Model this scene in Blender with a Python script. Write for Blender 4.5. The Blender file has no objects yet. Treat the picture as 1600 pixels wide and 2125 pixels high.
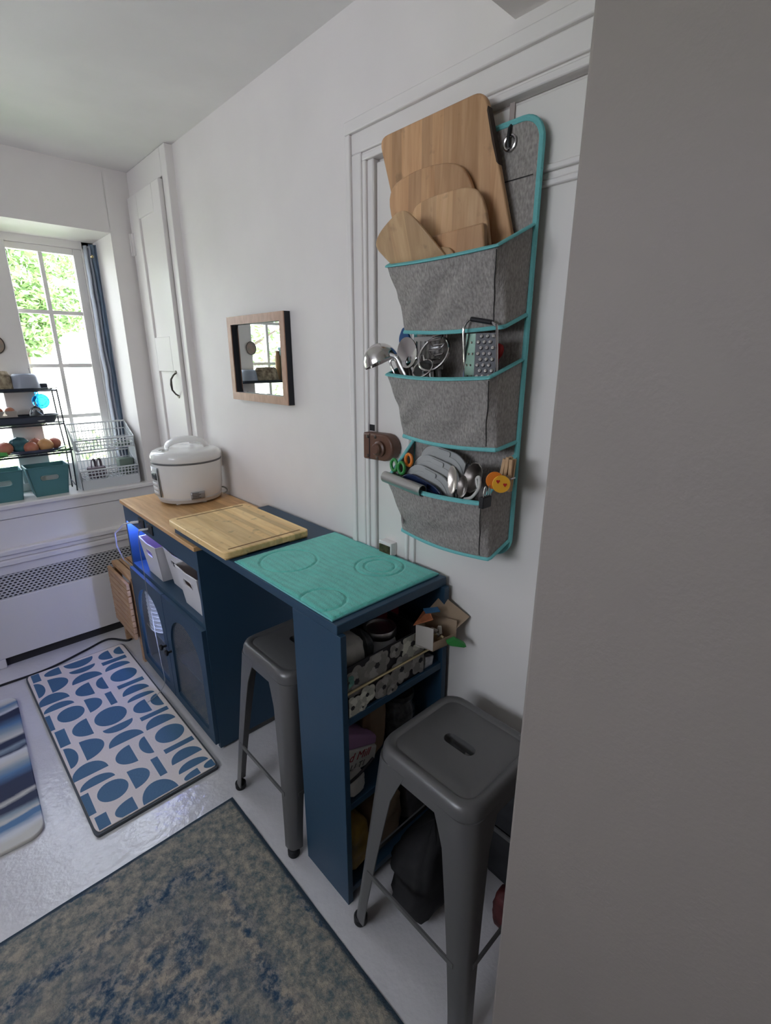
import bpy, math, random
from math import sin, cos, pi, radians as R, hypot, atan2
from mathutils import Vector, Matrix, noise
random.seed(7)
SC = bpy.context.scene
COL = SC.collection

# ------------------------------------------------------------------ camera
cd = bpy.data.cameras.new('camera'); cam = bpy.data.objects.new('camera', cd); COL.objects.link(cam)
cam.location = (-1.0186, 0, 1.4966)
cam.rotation_euler = (pi/2 - 0.305, 0, -0.7567)
cd.sensor_fit = 'VERTICAL'; cd.sensor_height = 36; cd.lens = 36*1017.6/2125
cd.clip_start = .02; cd.clip_end = 200
SC.camera = cam
# ------------------------------------------------------------------ world, sun, exposure
SKY = 8.5
w = bpy.data.worlds.new('sky'); SC.world = w; w.use_nodes = True
nt = w.node_tree; bg = nt.nodes['Background']
tc = nt.nodes.new('ShaderNodeTexCoord'); sx = nt.nodes.new('ShaderNodeSeparateXYZ'); rp = nt.nodes.new('ShaderNodeValToRGB')
nt.links.new(tc.outputs['Generated'], sx.inputs[0]); nt.links.new(sx.outputs['Z'], rp.inputs[0]); nt.links.new(rp.outputs[0], bg.inputs[0])
rp.color_ramp.elements[0].color = (.88, .90, 1, 1); rp.color_ramp.elements[1].color = (.76, .83, 1, 1)
bg.inputs[1].default_value = SKY
sun = bpy.data.lights.new('sun', 'SUN'); sun.energy = 20; sun.angle = R(1); sun.color = (1, .95, .86)
so = bpy.data.objects.new('sun', sun); COL.objects.link(so); so.rotation_euler = (R(38), 0, R(25))
def portal(loc, rot, sx_, sy_):
    l = bpy.data.lights.new('portal', 'AREA'); l.shape = 'RECTANGLE'; l.size = sx_; l.size_y = sy_; l.cycles.is_portal = True
    o = bpy.data.objects.new('portal', l); COL.objects.link(o); o.location = loc; o.rotation_euler = rot
portal((-.625, 3.2, 1.46), (-pi/2, 0, 0), 1.0, 1.3)
portal((-2.78, 0.850, 1.760), (0, -pi/2, 0), 0.72, 1.30)
SC.view_settings.view_transform = 'Standard'; SC.view_settings.look = 'None'
SC.view_settings.exposure = 0.6; SC.view_settings.gamma = 1
SC.cycles.max_bounces = 12; SC.cycles.diffuse_bounces = 6; SC.cycles.transmission_bounces = 12; SC.cycles.transparent_max_bounces = 16
SC.cycles.sample_clamp_indirect = 6; SC.cycles.caustics_reflective = False; SC.cycles.caustics_refractive = False
SC.cycles.use_denoising = True

# ------------------------------------------------------------------ materials
def mat(name, col, rough=.5, metal=0., var=0., vscale=8., bump=0., bscale=60., spec=.5, emit=None, estr=0., trans=0., ior=1.45, stretch=(1, 1, 1), col2=None, alpha=1., sheen=0., coat=0.):
    m = bpy.data.materials.new(name); m.use_nodes = True
    n = m.node_tree.nodes; L = m.node_tree.links; p = n['Principled BSDF']
    p.inputs['Base Color'].default_value = (*col, 1); p.inputs['Roughness'].default_value = rough; p.inputs['Metallic'].default_value = metal
    p.inputs['Specular IOR Level'].default_value = spec; p.inputs['IOR'].default_value = ior
    p.inputs['Transmission Weight'].default_value = trans; p.inputs['Alpha'].default_value = alpha
    p.inputs['Sheen Weight'].default_value = sheen; p.inputs['Coat Weight'].default_value = coat
    if emit: p.inputs['Emission Color'].default_value = (*emit, 1); p.inputs['Emission Strength'].default_value = estr
    if var or col2 or bump:
        tcn = n.new('ShaderNodeTexCoord'); mp = n.new('ShaderNodeMapping'); mp.inputs['Scale'].default_value = stretch
        L.new(tcn.outputs['Object'], mp.inputs[0])
    if var or col2:
        no = n.new('ShaderNodeTexNoise'); no.inputs['Scale'].default_value = vscale; no.inputs['Detail'].default_value = 6
        L.new(mp.outputs[0], no.inputs['Vector'])
        r = n.new('ShaderNodeValToRGB'); r.color_ramp.elements[0].position = .32; r.color_ramp.elements[1].position = .68
        c2 = col2 or tuple(min(1, c*(1+var)) for c in col); c1 = col if col2 else tuple(c*(1-var) for c in col)
        r.color_ramp.elements[0].color = (*c1, 1); r.color_ramp.elements[1].color = (*c2, 1)
        L.new(no.outputs['Fac'], r.inputs[0]); L.new(r.outputs[0], p.inputs['Base Color'])
    if bump:
        nb = n.new('ShaderNodeTexNoise'); nb.inputs['Scale'].default_value = bscale; nb.inputs['Detail'].default_value = 4
        L.new(mp.outputs[0], nb.inputs['Vector'])
        b = n.new('ShaderNodeBump'); b.inputs['Strength'].default_value = bump; b.inputs['Distance'].default_value = .01
        L.new(nb.outputs['Fac'], b.inputs['Height']); L.new(b.outputs[0], p.inputs['Normal'])
    return m
def wood(name, c1, c2, stretch=(30, 2, 30), scale=3., rough=.5, strip=None, spots=0.):
    m = bpy.data.materials.new(name); m.use_nodes = True
    n = m.node_tree.nodes; L = m.node_tree.links; p = n['Principled BSDF']; p.inputs['Roughness'].default_value = rough
    tcn = n.new('ShaderNodeTexCoord'); mp = n.new('ShaderNodeMapping'); mp.inputs['Scale'].default_value = stretch
    L.new(tcn.outputs['Object'], mp.inputs[0])
    no = n.new('ShaderNodeTexNoise'); no.inputs['Scale'].default_value = scale; no.inputs['Detail'].default_value = 7; no.inputs['Distortion'].default_value = .6
    L.new(mp.outputs[0], no.inputs['Vector'])
    r = n.new('ShaderNodeValToRGB'); r.color_ramp.elements[0].position = .3; r.color_ramp.elements[1].position = .7
    r.color_ramp.elements[0].color = (*c1, 1); r.color_ramp.elements[1].color = (*c2, 1); L.new(no.outputs['Fac'], r.inputs[0])
    out = r.outputs[0]
    if strip:   # glued staves: tone changes per stave
        axis, width = strip
        s = n.new('ShaderNodeSeparateXYZ'); L.new(tcn.outputs['Object'], s.inputs[0])
        dv = n.new('ShaderNodeMath'); dv.operation = 'DIVIDE'; dv.inputs[1].default_value = width; L.new(s.outputs[axis], dv.inputs[0])
        fl = n.new('ShaderNodeMath'); fl.operation = 'FLOOR'; L.new(dv.outputs[0], fl.inputs[0])
        wn = n.new('ShaderNodeTexWhiteNoise'); wn.noise_dimensions = '1D'; L.new(fl.outputs[0], wn.inputs['W'])
        mr = n.new('ShaderNodeMapRange'); mr.inputs['To Min'].default_value = .78; mr.inputs['To Max'].default_value = 1.12; L.new(wn.outputs['Value'], mr.inputs[0])
        mx = n.new('ShaderNodeMix'); mx.data_type = 'RGBA'; mx.blend_type = 'MULTIPLY'; mx.inputs['Factor'].default_value = 1
        L.new(out, mx.inputs['A']); L.new(mr.outputs[0], mx.inputs['B']); out = mx.outputs['Result']
    if spots:
        n2 = n.new('ShaderNodeTexNoise'); n2.inputs['Scale'].default_value = 28; n2.inputs['Detail'].default_value = 3; L.new(tcn.outputs['Object'], n2.inputs['Vector'])
        r2 = n.new('ShaderNodeValToRGB'); r2.color_ramp.elements[0].position = .62; r2.color_ramp.elements[1].position = .72
        r2.color_ramp.elements[0].color = (1, 1, 1, 1); r2.color_ramp.elements[1].color = (1-spots,)*3 + (1,)
        L.new(n2.outputs['Fac'], r2.inputs[0])
        mx = n.new('ShaderNodeMix'); mx.data_type = 'RGBA'; mx.blend_type = 'MULTIPLY'; mx.inputs['Factor'].default_value = 1
        L.new(out, mx.inputs['A']); L.new(r2.outputs[0], mx.inputs['B']); out = mx.outputs['Result']
    L.new(out, p.inputs['Base Color'])
    return m
def pane_mat(name, tint, gloss=.06, rough=.02):
    m = bpy.data.materials.new(name); m.use_nodes = True
    n = m.node_tree.nodes; L = m.node_tree.links; n.remove(n['Principled BSDF'])
    t = n.new('ShaderNodeBsdfTransparent'); t.inputs[0].default_value = (*tint, 1)
    g = n.new('ShaderNodeBsdfGlossy'); g.inputs['Roughness'].default_value = rough
    mx = n.new('ShaderNodeMixShader'); mx.inputs[0].default_value = gloss
    L.new(t.outputs[0], mx.inputs[1]); L.new(g.outputs[0], mx.inputs[2]); L.new(mx.outputs[0], n['Material Output'].inputs[0])
    return m
M = {}
M['wall'] = mat('wall_paint', (.78, .742, .722), .55, var=.03, vscale=3, bump=.12, bscale=14)
M['ceil'] = mat('ceiling_paint', (.82, .80, .79), .6, var=.03, vscale=4, bump=.2, bscale=9)
M['trim'] = mat('trim_gloss_paint', (.79, .755, .735), .35, bump=.08, bscale=40)
M['doorp'] = mat('door_paint', (.76, .73, .70), .4, bump=.08, bscale=25)
M['floor'] = mat('painted_floor', (.66, .64, .65), .17, var=.05, vscale=5, bump=.22, bscale=42, spec=.75)
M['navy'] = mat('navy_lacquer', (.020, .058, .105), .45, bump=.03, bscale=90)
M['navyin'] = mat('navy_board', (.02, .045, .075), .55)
M['bamboo'] = wood('bamboo', (.78, .50, .20), (.95, .69, .33), (14, 1.2, 14), 4, .45, strip=('X', .024), spots=.28)
M['cartwood'] = wood('rubberwood', (.56, .30, .12), (.77, .48, .22), (18, 2, 18), 3, .4, strip=('X', .05))
M['foldwood'] = wood('folding_table_wood', (.38, .21, .11), (.55, .34, .19), (20, 3, 20), 3, .5)
def bwood(nm, a, b, st): return wood(nm, a, b, (6, 16, 1.6), 4, .55, strip=('Y', st), spots=.25)
M['board_a'] = bwood('board_wood_tan', (.50, .27, .125), (.66, .40, .215), .032)
M['board_b'] = bwood('board_wood_brown', (.46, .245, .115), (.62, .37, .195), .04)
M['board_c'] = bwood('board_wood_light', (.55, .32, .155), (.70, .45, .25), .045)
M['board_d'] = bwood('board_wood_mid', (.48, .29, .145), (.62, .41, .22), .05)
M['burn'] = mat('scorched_edge', (.05, .03, .02), .8)
M['groove'] = mat('juice_groove', (.20, .10, .04), .7)
M['teal'] = mat('teal_binding', (.16, .50, .50), .7, bump=.3, bscale=200)
M['tealmat'] = mat('teal_drying_mat', (.12, .56, .47), .9, var=.08, vscale=30, bump=.25, bscale=220, sheen=.3)
M['canvas'] = mat('grey_linen', (.315, .292, .272), .95, var=.26, vscale=230, bump=.3, bscale=300, stretch=(1, 1, .5))
M['stool'] = mat('gunmetal', (.145, .142, .14), .36, metal=.35, bump=.05, bscale=50)
M['rubber'] = mat('black_rubber', (.012, .012, .013), .7)
M['black'] = mat('black_plastic', (.012, .012, .014), .45)
M['blackwire'] = mat('black_wire', (.03, .035, .045), .4, metal=.4)
M['steel'] = mat('steel', (.62, .60, .59), .16, metal=1)
M['steelb'] = mat('brushed_steel', (.55, .54, .53), .32, metal=1, bump=.1, bscale=150, stretch=(1, 12, 12))
M['steeld'] = mat('dark_steel', (.13, .115, .105), .3, metal=1, var=.4, vscale=20)
M['white'] = mat('white_plastic', (.72, .72, .71), .35); M['basketp'] = mat('basket_plastic', (.58, .60, .62), .4)
M['whiteg'] = mat('white_gloss', (.78, .77, .75), .18)
M['bin'] = mat('white_bin_plastic', (.68, .66, .68), .4)
M['brown'] = mat('brown_enamel', (.13, .06, .038), .4, bump=.15, bscale=60)
M['mframe'] = wood('mirror_frame_wood', (.35, .18, .12), (.47, .26, .18), (4, 10, 4), 6, .35)
M['mside'] = mat('mirror_side', (.012, .013, .018), .5)
M['mirror'] = mat('mirror_glass', (.60, .62, .61), .005, metal=1)
M['glass'] = pane_mat('window_glass', (.97, .985, .98))
M['ribglass'] = pane_mat('ribbed_glass', (.86, .91, .95), .17, .18)
_n = M['ribglass'].node_tree; _o = _n.nodes['Material Output']; _m = _o.inputs[0].links[0].from_node
_d = _n.nodes.new('ShaderNodeBsdfDiffuse'); _d.inputs[0].default_value = (.40, .44, .46, 1); _x = _n.nodes.new('ShaderNodeMixShader'); _x.inputs[0].default_value = .15
_n.links.new(_m.outputs[0], _x.inputs[1]); _n.links.new(_d.outputs[0], _x.inputs[2]); _n.links.new(_x.outputs[0], _o.inputs[0])
M['led'] = mat('led_light', (.2, .3, 1), .5, emit=(.20, .27, 1), estr=190)
M['ledw'] = mat('led_tube', (.7, .8, 1), .5, emit=(.50, .58, 1), estr=260)
M['curtain'] = mat('blue_curtain', (.17, .23, .32), .9, var=.15, vscale=12, bump=.3, bscale=40)
M['curtainl'] = mat('curtain_lining', (.34, .36, .42), .9, bump=.3, bscale=40)
M['tealbin'] = mat('teal_bin', (.075, .20, .215), .5)
M['peach'] = mat('peach_skin', (.42, .11, .085), .5, col2=(.56, .27, .15), vscale=14)
M['greenp'] = mat('green_leaf', (.05, .18, .04), .6, var=.4, vscale=15)
M['bag'] = mat('teal_bag_film', (.06, .17, .20), .2, var=.5, vscale=18)
M['tin'] = mat('grey_green_box', (.14, .18, .15), .6)
M['mugm'] = mat('dark_mauve_cloth', (.15, .12, .14), .85, bump=.3, bscale=80)
M['blueglass'] = mat('blue_glass', (.02, .35, .85), .08, trans=.85, ior=1.3)
M['clear'] = mat('clear_glass', (.92, .95, .95), .04, trans=.95, ior=1.3)
M['darktray'] = mat('dark_tray', (.05, .06, .085), .5, bump=.2, bscale=40)
M['bluepl'] = mat('slate_bowl', (.10, .10, .15), .3)
M['ceramic'] = mat('blue_grey_ceramic', (.30, .33, .40), .35)
M['dirtywhite'] = mat('pale_ceramic', (.55, .58, .60), .4)
M['paper'] = mat('white_paper', (.56, .55, .52), .8, var=.1, vscale=20, bump=.2, bscale=40)
M['kraft'] = mat('kraft_paper', (.24, .165, .10), .85, var=.15, vscale=9, bump=.3, bscale=25)
M['card'] = mat('carton_board', (.34, .25, .17), .85, var=.06, vscale=20)
M['cardw'] = mat('carton_white', (.46, .43, .39), .7)
M['pink'] = mat('red_card', (.35, .02, .06), .6)
M['purple'] = mat('lilac_paper', (.36, .20, .36), .8)
M['orange'] = mat('orange_plastic', (.72, .20, .02), .4)
M['yellow'] = mat('yellow_plastic', (.80, .40, .03), .4)
M['red'] = mat('red_plastic', (.45, .02, .02), .4)
M['greenpl'] = mat('green_plastic', (.03, .25, .05), .4)
M['navyp'] = mat('navy_plastic', (.012, .025, .075), .35)
M['lid'] = mat('clear_lid_plastic', (.58, .59, .58), .25, trans=.25, ior=1.2)
M['bluesil'] = mat('blue_silicone', (.01, .07, .20), .5)
M['bluegrey'] = mat('blue_grey_handle', (.20, .25, .36), .5)
M['pegwood'] = mat('peg_wood', (.52, .34, .19), .7, var=.1, vscale=40)
M['brass'] = mat('brass', (.55, .45, .26), .35, metal=.8)
M['cable'] = mat('white_cable', (.62, .60, .60), .5)
M['lcd'] = mat('lcd_panel', (.06, .07, .07), .25)
M['silverlabel'] = mat('silver_label', (.36, .36, .36), .35, metal=.5)
M['ink'] = mat('printing_ink', (.06, .06, .06), .7)
M['redink'] = mat('red_ink', (.28, .02, .03), .7)
M['matblue'] = mat('mat_blue_print', (.05, .14, .25), .55, bump=.12, bscale=120)
M['matbase'] = mat('mat_cream', (.80, .71, .66), .55, bump=.12, bscale=120)
M['matedge'] = mat('mat_edge', (.08, .09, .10), .7)
M['perf'] = mat('grille_paint', (.55, .54, .53), .5)
M['dark'] = mat('dark_void', (.035, .033, .032), .9)
M['leafout'] = mat('tree_leaf', (.14, .25, .08), .6, col2=(.27, .40, .15), vscale=3)
M['bark'] = mat('bark', (.16, .12, .09), .9, bump=.5, bscale=20)
M['lawn'] = mat('lawn', (.26, .34, .18), .9, col2=(.34, .42, .24), vscale=2)
M['stucco'] = mat('stucco', (.75, .74, .70), .8)
M['roofm'] = mat('roof_grey', (.22, .22, .24), .8)
M['drive'] = mat('pale_paving', (.62, .61, .58), .85)
M['flower_l'] = mat('print_pale', (.50, .50, .43), .8)
M['flower_g'] = mat('print_grey', (.25, .24, .22), .8)
M['flower_t'] = mat('print_teal', (.10, .24, .20), .8)
M['boxblack'] = mat('box_black', (.022, .020, .023), .75)

def stripes():
    m = bpy.data.materials.new('wave_stripes'); m.use_nodes = True
    n = m.node_tree.nodes; L = m.node_tree.links; p = n['Principled BSDF']; p.inputs['Roughness'].default_value = .6
    t = n.new('ShaderNodeTexCoord'); s = n.new('ShaderNodeSeparateXYZ'); L.new(t.outputs['Object'], s.inputs[0])
    mp = n.new('ShaderNodeMapping'); mp.inputs['Scale'].default_value = (1.2, 3.5, 1); L.new(t.outputs['Object'], mp.inputs[0])
    no = n.new('ShaderNodeTexNoise'); no.inputs['Scale'].default_value = 5; no.inputs['Detail'].default_value = 8; no.inputs['Roughness'].default_value = .65; L.new(mp.outputs[0], no.inputs['Vector'])
    wv = n.new('ShaderNodeMath'); wv.operation = 'SINE'; mx_ = n.new('ShaderNodeMath'); mx_.operation = 'MULTIPLY'; mx_.inputs[1].default_value = 15; L.new(s.outputs['X'], mx_.inputs[0]); L.new(mx_.outputs[0], wv.inputs[0])
    w2 = n.new('ShaderNodeMath'); w2.operation = 'MULTIPLY_ADD'; w2.inputs[1].default_value = .012; L.new(wv.outputs[0], w2.inputs[0]); L.new(s.outputs['Y'], w2.inputs[2])
    a = n.new('ShaderNodeMath'); a.operation = 'MULTIPLY_ADD'; a.inputs[1].default_value = .05; L.new(no.outputs['Fac'], a.inputs[0]); L.new(w2.outputs[0], a.inputs[2])
    mr = n.new('ShaderNodeMapRange'); mr.inputs['From Min'].default_value = -.425; mr.inputs['From Max'].default_value = .475; L.new(a.outputs[0], mr.inputs[0])
    r = n.new('ShaderNodeValToRGB'); L.new(mr.outputs[0], r.inputs[0])
    cr = (.60, .58, .52); bl = (.09, .20, .36); nv = (.018, .028, .07); gy = (.26, .33, .38); wh = (.66, .67, .68)
    seq = [(0, cr), (.05, cr), (.075, wh), (.11, bl), (.14, bl), (.15, cr), (.175, gy), (.20, nv), (.235, nv), (.25, cr), (.27, nv), (.36, nv), (.41, bl), (.45, gy), (.49, cr), (.53, wh), (.55, nv), (.58, gy), (.60, nv), (.64, nv), (.66, cr), (.72, gy), (.76, bl), (.82, nv), (.87, nv), (.88, wh), (.90, gy), (.93, bl), (.96, cr), (1, wh)]
    while len(r.color_ramp.elements) < len(seq): r.color_ramp.elements.new(.5)
    for e, (q, c) in zip(r.color_ramp.elements, seq): e.position = q; e.color = (*c, 1)
    L.new(r.outputs[0], p.inputs['Base Color'])
    return m
M['waves'] = stripes()
def rugmat(hx, hy):
    m = bpy.data.materials.new('worn_rug_pile'); m.use_nodes = True
    n = m.node_tree.nodes; L = m.node_tree.links; p = n['Principled BSDF']; p.inputs['Roughness'].default_value = .95; p.inputs['Specular IOR Level'].default_value = .1
    t = n.new('ShaderNodeTexCoord'); s = n.new('ShaderNodeSeparateXYZ'); L.new(t.outputs['Object'], s.inputs[0])
    def ramp(src, els):
        r = n.new('ShaderNodeValToRGB')
        while len(r.color_ramp.elements) < len(els): r.color_ramp.elements.new(.5)
        for e, (q, c) in zip(r.color_ramp.elements, els): e.position = q; e.color = (*c, 1)
        L.new(src, r.inputs[0]); return r.outputs[0]
    def nz(scale, det=8, rough=.65, dist=0):
        k = n.new('ShaderNodeTexNoise'); k.inputs['Scale'].default_value = scale; k.inputs['Detail'].default_value = det; k.inputs['Roughness'].default_value = rough; k.inputs['Distortion'].default_value = dist
        L.new(t.outputs['Object'], k.inputs['Vector']); return k.outputs['Fac']
    def mix(f, a, b, mode='MIX'):
        k = n.new('ShaderNodeMix'); k.data_type = 'RGBA'; k.blend_type = mode
        if isinstance(f, float): k.inputs['Factor'].default_value = f
        else: L.new(f, k.inputs['Factor'])
        L.new(a, k.inputs['A']); L.new(b, k.inputs['B']); return k.outputs['Result']
    def mth(op, a, b=None):
        k = n.new('ShaderNodeMath'); k.operation = op
        for i, v in enumerate((a, b)):
            if v is None: continue
            if isinstance(v, (int, float)): k.inputs[i].default_value = v
            else: L.new(v, k.inputs[i])
        return k.outputs[0]
    # distance to the nearest edge of the rug
    dx = mth('SUBTRACT', hx, mth('ABSOLUTE', s.outputs['X'])); dy = mth('SUBTRACT', hy, mth('ABSOLUTE', s.outputs['Y']))
    d = mth('MINIMUM', dx, dy)
    dn = mth('ADD', d, mth('MULTIPLY', mth('SUBTRACT', nz(9, 8, .7), .5), .11))
    field = ramp(nz(13, 6, .62, .2), [(.40, (.03, .075, .14)), (.47, (.10, .15, .20)), (.52, (.20, .21, .205)), (.58, (.43, .36, .28))])
    fine = ramp(nz(52, 5, .7, .2), [(.40, (.04, .08, .13)), (.50, (.22, .23, .225)), (.58, (.50, .43, .35))])
    field = mix(.55, field, fine)
    bord = ramp(nz(40, 8, .75), [(.38, (.12, .16, .175)), (.52, (.30, .285, .245)), (.62, (.45, .39, .31))])
    sel = ramp(dn, [(.012, (0, 0, 0)), (.02, (1, 1, 1)), (.135, (1, 1, 1)), (.165, (0, 0, 0)), (.19, (0, 0, 0)), (.21, (.6, .6, .6)), (.26, (.5, .5, .5)), (.30, (0, 0, 0))])
    c = mix(sel, field, bord)
    edge = ramp(d, [(.010, (1, 1, 1)), (.016, (0, 0, 0))])
    blue = n.new('ShaderNodeRGB'); blue.outputs[0].default_value = (.05, .075, .10, 1)
    c = mix(edge, c, blue.outputs[0])
    L.new(c, p.inputs['Base Color'])
    b = n.new('ShaderNodeBump'); b.inputs['Strength'].default_value = .9; b.inputs['Distance'].default_value = .006
    L.new(nz(95, 5, .7), b.inputs['Height']); L.new(b.outputs[0], p.inputs['Normal'])
    return m

# ------------------------------------------------------------------ mesh helpers
class MB:
    def __init__(s): s.v = []; s.f = []
    def add(s, vs, fs):
        o = len(s.v); s.v += [tuple(q) for q in vs]; s.f += [tuple(i+o for i in q) for q in fs]; return s
    def box(s, x0, x1, y0, y1, z0, z1):
        return s.add([(x0, y0, z0), (x1, y0, z0), (x1, y1, z0), (x0, y1, z0), (x0, y0, z1), (x1, y0, z1), (x1, y1, z1), (x0, y1, z1)],
                     [(0, 3, 2, 1), (4, 5, 6, 7), (0, 1, 5, 4), (1, 2, 6, 5), (2, 3, 7, 6), (3, 0, 4, 7)])
    def obox(s, c, sz, rot=(0, 0, 0)):
        from mathutils import Euler
        m = Euler(rot).to_matrix(); c = Vector(c); a, b, d = [q/2 for q in sz]
        k = MB().box(-a, a, -b, b, -d, d); return s.add([c + m @ Vector(q) for q in k.v], k.f)
    def bar(s, p0, p1, wd, th, up=(0, 0, 1)):
        p0, p1 = Vector(p0), Vector(p1); d = (p1-p0).normalized(); u = Vector(up)
        if abs(d.dot(u)) > .95: u = Vector((1, 0, 0))
        r = d.cross(u).normalized(); u = r.cross(d); vs = []
        for p in (p0, p1):
            for a, b in ((-1, -1), (1, -1), (1, 1), (-1, 1)): vs.append(p + r*a*wd/2 + u*b*th/2)
        return s.add(vs, [(0, 3, 2, 1), (4, 5, 6, 7), (0, 1, 5, 4), (1, 2, 6, 5), (2, 3, 7, 6), (3, 0, 4, 7)])
    def tube(s, pts, r, n=8, closed=False, flat=None, up=(0, 0, 1)):
        pts = [Vector(p) for p in pts]; N = len(pts); vs = []; fs = []; nrm = None
        for i, p in enumerate(pts):
            a = pts[i-1] if (i or closed) else p; b = pts[(i+1) % N] if (i < N-1 or closed) else p
            d = (b-a).normalized()
            if nrm is None:
                u = Vector(up)
                if abs(d.dot(u)) > .95: u = Vector((1, 0, 0))
                nrm = (u - d*u.dot(d)).normalized()
            else:
                q = nrm - d*nrm.dot(d)
                if q.length > 1e-5: nrm = q.normalized()
            bi = d.cross(nrm); rr = r[i] if isinstance(r, (list, tuple)) else r
            for k in range(n):
                t = 2*pi*k/n; vs.append(p + nrm*cos(t)*rr*(flat if flat else 1) + bi*sin(t)*rr)
        for i in range(N if closed else N-1):
            for k in range(n):
                fs.append((i*n+k, i*n+(k+1) % n, ((i+1) % N)*n+(k+1) % n, ((i+1) % N)*n+k))
        if not closed: fs += [tuple(range(n))[::-1], tuple((N-1)*n+k for k in range(n))]
        return s.add(vs, fs)
    def lathe(s, prof, c=(0, 0, 0), n=32, sx=1., sy=1., axis=None, cap=True):
        c = Vector(c); vs = []; fs = []; N = len(prof)
        q = Vector((0, 0, 1)).rotation_difference(Vector(axis)) if axis else None
        for r, z in prof:
            for k in range(n):
                t = 2*pi*k/n; v = Vector((r*cos(t)*sx, r*sin(t)*sy, z)); vs.append(c + (q @ v if q else v))
        for i in range(N-1):
            for k in range(n): fs.append((i*n+k, i*n+(k+1) % n, (i+1)*n+(k+1) % n, (i+1)*n+k))
        if cap: fs += [tuple(range(n))[::-1], tuple((N-1)*n+k for k in range(n))]
        return s.add(vs, fs)
    def grid(s, fn, nu, nv, cu=False):
        vs = [fn(i/(nu if cu else nu-1), j/(nv-1)) for j in range(nv) for i in range(nu)]; fs = []
        for j in range(nv-1):
            for i in range(nu if cu else nu-1): fs.append((j*nu+i, j*nu+(i+1) % nu, (j+1)*nu+(i+1) % nu, (j+1)*nu+i))
        return s.add(vs, fs)
    def prism(s, poly, off):
        off = Vector(off); n = len(poly); a = [Vector(p) for p in poly]
        nn = Vector((0, 0, 0))
        for i in range(n): nn += (a[i]-a[0]).cross(a[(i+1) % n]-a[0])
        if nn.dot(off) > 0: a = a[::-1]
        return s.add(a + [p+off for p in a], [tuple(range(n)), tuple(range(2*n-1, n-1, -1))] + [(i, i+n, (i+1) % n+n, (i+1) % n) for i in range(n)])
    def plate(s, outer, inner, c, mp, depth, extra=()):
        """2-D outline with a hole, both star-shaped about c; mp maps (u, v, d) to 3-D."""
        an = sorted(set([2*pi*k/56 for k in range(56)] + [atan2(p[1]-c[1], p[0]-c[0]) % (2*pi) for p in outer]))
        vs = []; n = len(an)
        for d in (0, depth):
            for poly in (outer, inner):
                for a in an:
                    r = radial(poly, c, a); vs.append(mp(c[0]+r*cos(a), c[1]+r*sin(a), d))
        fs = []
        for k in range(n):
            j = (k+1) % n
            fs += [(k, j, n+j, n+k), (2*n+j, 2*n+k, 3*n+k, 3*n+j), (j, k, 2*n+k, 2*n+j), (n+k, n+j, 3*n+j, 3*n+k)]
        return s.add(vs, fs)
    def build(s, name, m, parent=None, smooth=35, bevel=0, seg=2, solid=0, subsurf=0):
        off = Vector((0, 0, 0)); q = parent
        while q is not None: off += q.location; q = q.parent
        if parent is None:
            xs, ys, zs = zip(*s.v); off = Vector(((min(xs)+max(xs))/2, (min(ys)+max(ys))/2, min(zs)))
        me = bpy.data.meshes.new(name); me.from_pydata([tuple(Vector(p)-off) for p in s.v], [], s.f); me.validate(); me.update()
        import bmesh
        b = bmesh.new(); b.from_mesh(me); bmesh.ops.recalc_face_normals(b, faces=b.faces); b.to_mesh(me); b.free()
        if smooth:
            for p in me.polygons: p.use_smooth = True
            me.set_sharp_from_angle(angle=R(smooth))
        me.materials.append(m)
        o = bpy.data.objects.new(name, me); COL.objects.link(o)
        if parent is None: o.location = off
        else: o.parent = parent
        if solid: k = o.modifiers.new('solidify', 'SOLIDIFY'); k.thickness = solid; k.offset = 0
        if bevel: k = o.modifiers.new('bevel', 'BEVEL'); k.width = bevel; k.segments = seg; k.limit_method = 'ANGLE'; k.angle_limit = R(40); k.harden_normals = False
        if subsurf: k = o.modifiers.new('subsurf', 'SUBSURF'); k.levels = subsurf; k.render_levels = subsurf
        return o
def radial(poly, c, a):
    dx, dy = cos(a), sin(a); best = None
    for i in range(len(poly)):
        x0, y0 = poly[i][0]-c[0], poly[i][1]-c[1]; x1, y1 = poly[(i+1) % len(poly)][0]-c[0], poly[(i+1) % len(poly)][1]-c[1]
        ex, ey = x1-x0, y1-y0; den = dx*ey-dy*ex
        if abs(den) < 1e-12: continue
        t = (x0*ey-y0*ex)/den; u = (x0*dy-y0*dx)/den
        if t > 1e-9 and -1e-6 <= u <= 1+1e-6 and (best is None or t > best): best = t
    return best or 0.
def rrect(x0, x1, y0, y1, r, n=6):
    o = []
    for cx, cy, a0 in ((x1-r, y1-r, 0), (x0+r, y1-r, pi/2), (x0+r, y0+r, pi), (x1-r, y0+r, 1.5*pi)):
        for k in range(n+1): a = a0+pi/2*k/n; o.append((cx+r*cos(a), cy+r*sin(a)))
    return o
def ring(r, n=20, cx=0., cy=0., ry=None): return [(cx+r*cos(2*pi*k/n), cy+(ry or r)*sin(2*pi*k/n)) for k in range(n)]
def thing(name, label, cat, loc, group=None, rz=0):
    o = bpy.data.objects.new(name, None); o.empty_display_size = .05; COL.objects.link(o); o.location = loc; o.rotation_euler = (0, 0, rz)
    return tag(o, label, cat, group)
def tag(o, label, cat, group=None):
    o['label'] = label; o['category'] = cat
    if group: o['group'] = group
    return o
def struct(o): o['kind'] = 'structure'; return o
def stuff(o): o['kind'] = 'stuff'; return o
def lab(o, l): o['label'] = l; return o
def copytree(o, loc, label, rz=None):
    c = o.copy(); COL.objects.link(c); c.location = loc; c['label'] = label
    if rz is not None: c.rotation_euler = (0, 0, rz)
    def rec(a, b):
        for ch in list(a.children):
            k = ch.copy(); COL.objects.link(k); k.parent = b; rec(ch, k)
    rec(o, c); return c
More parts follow.
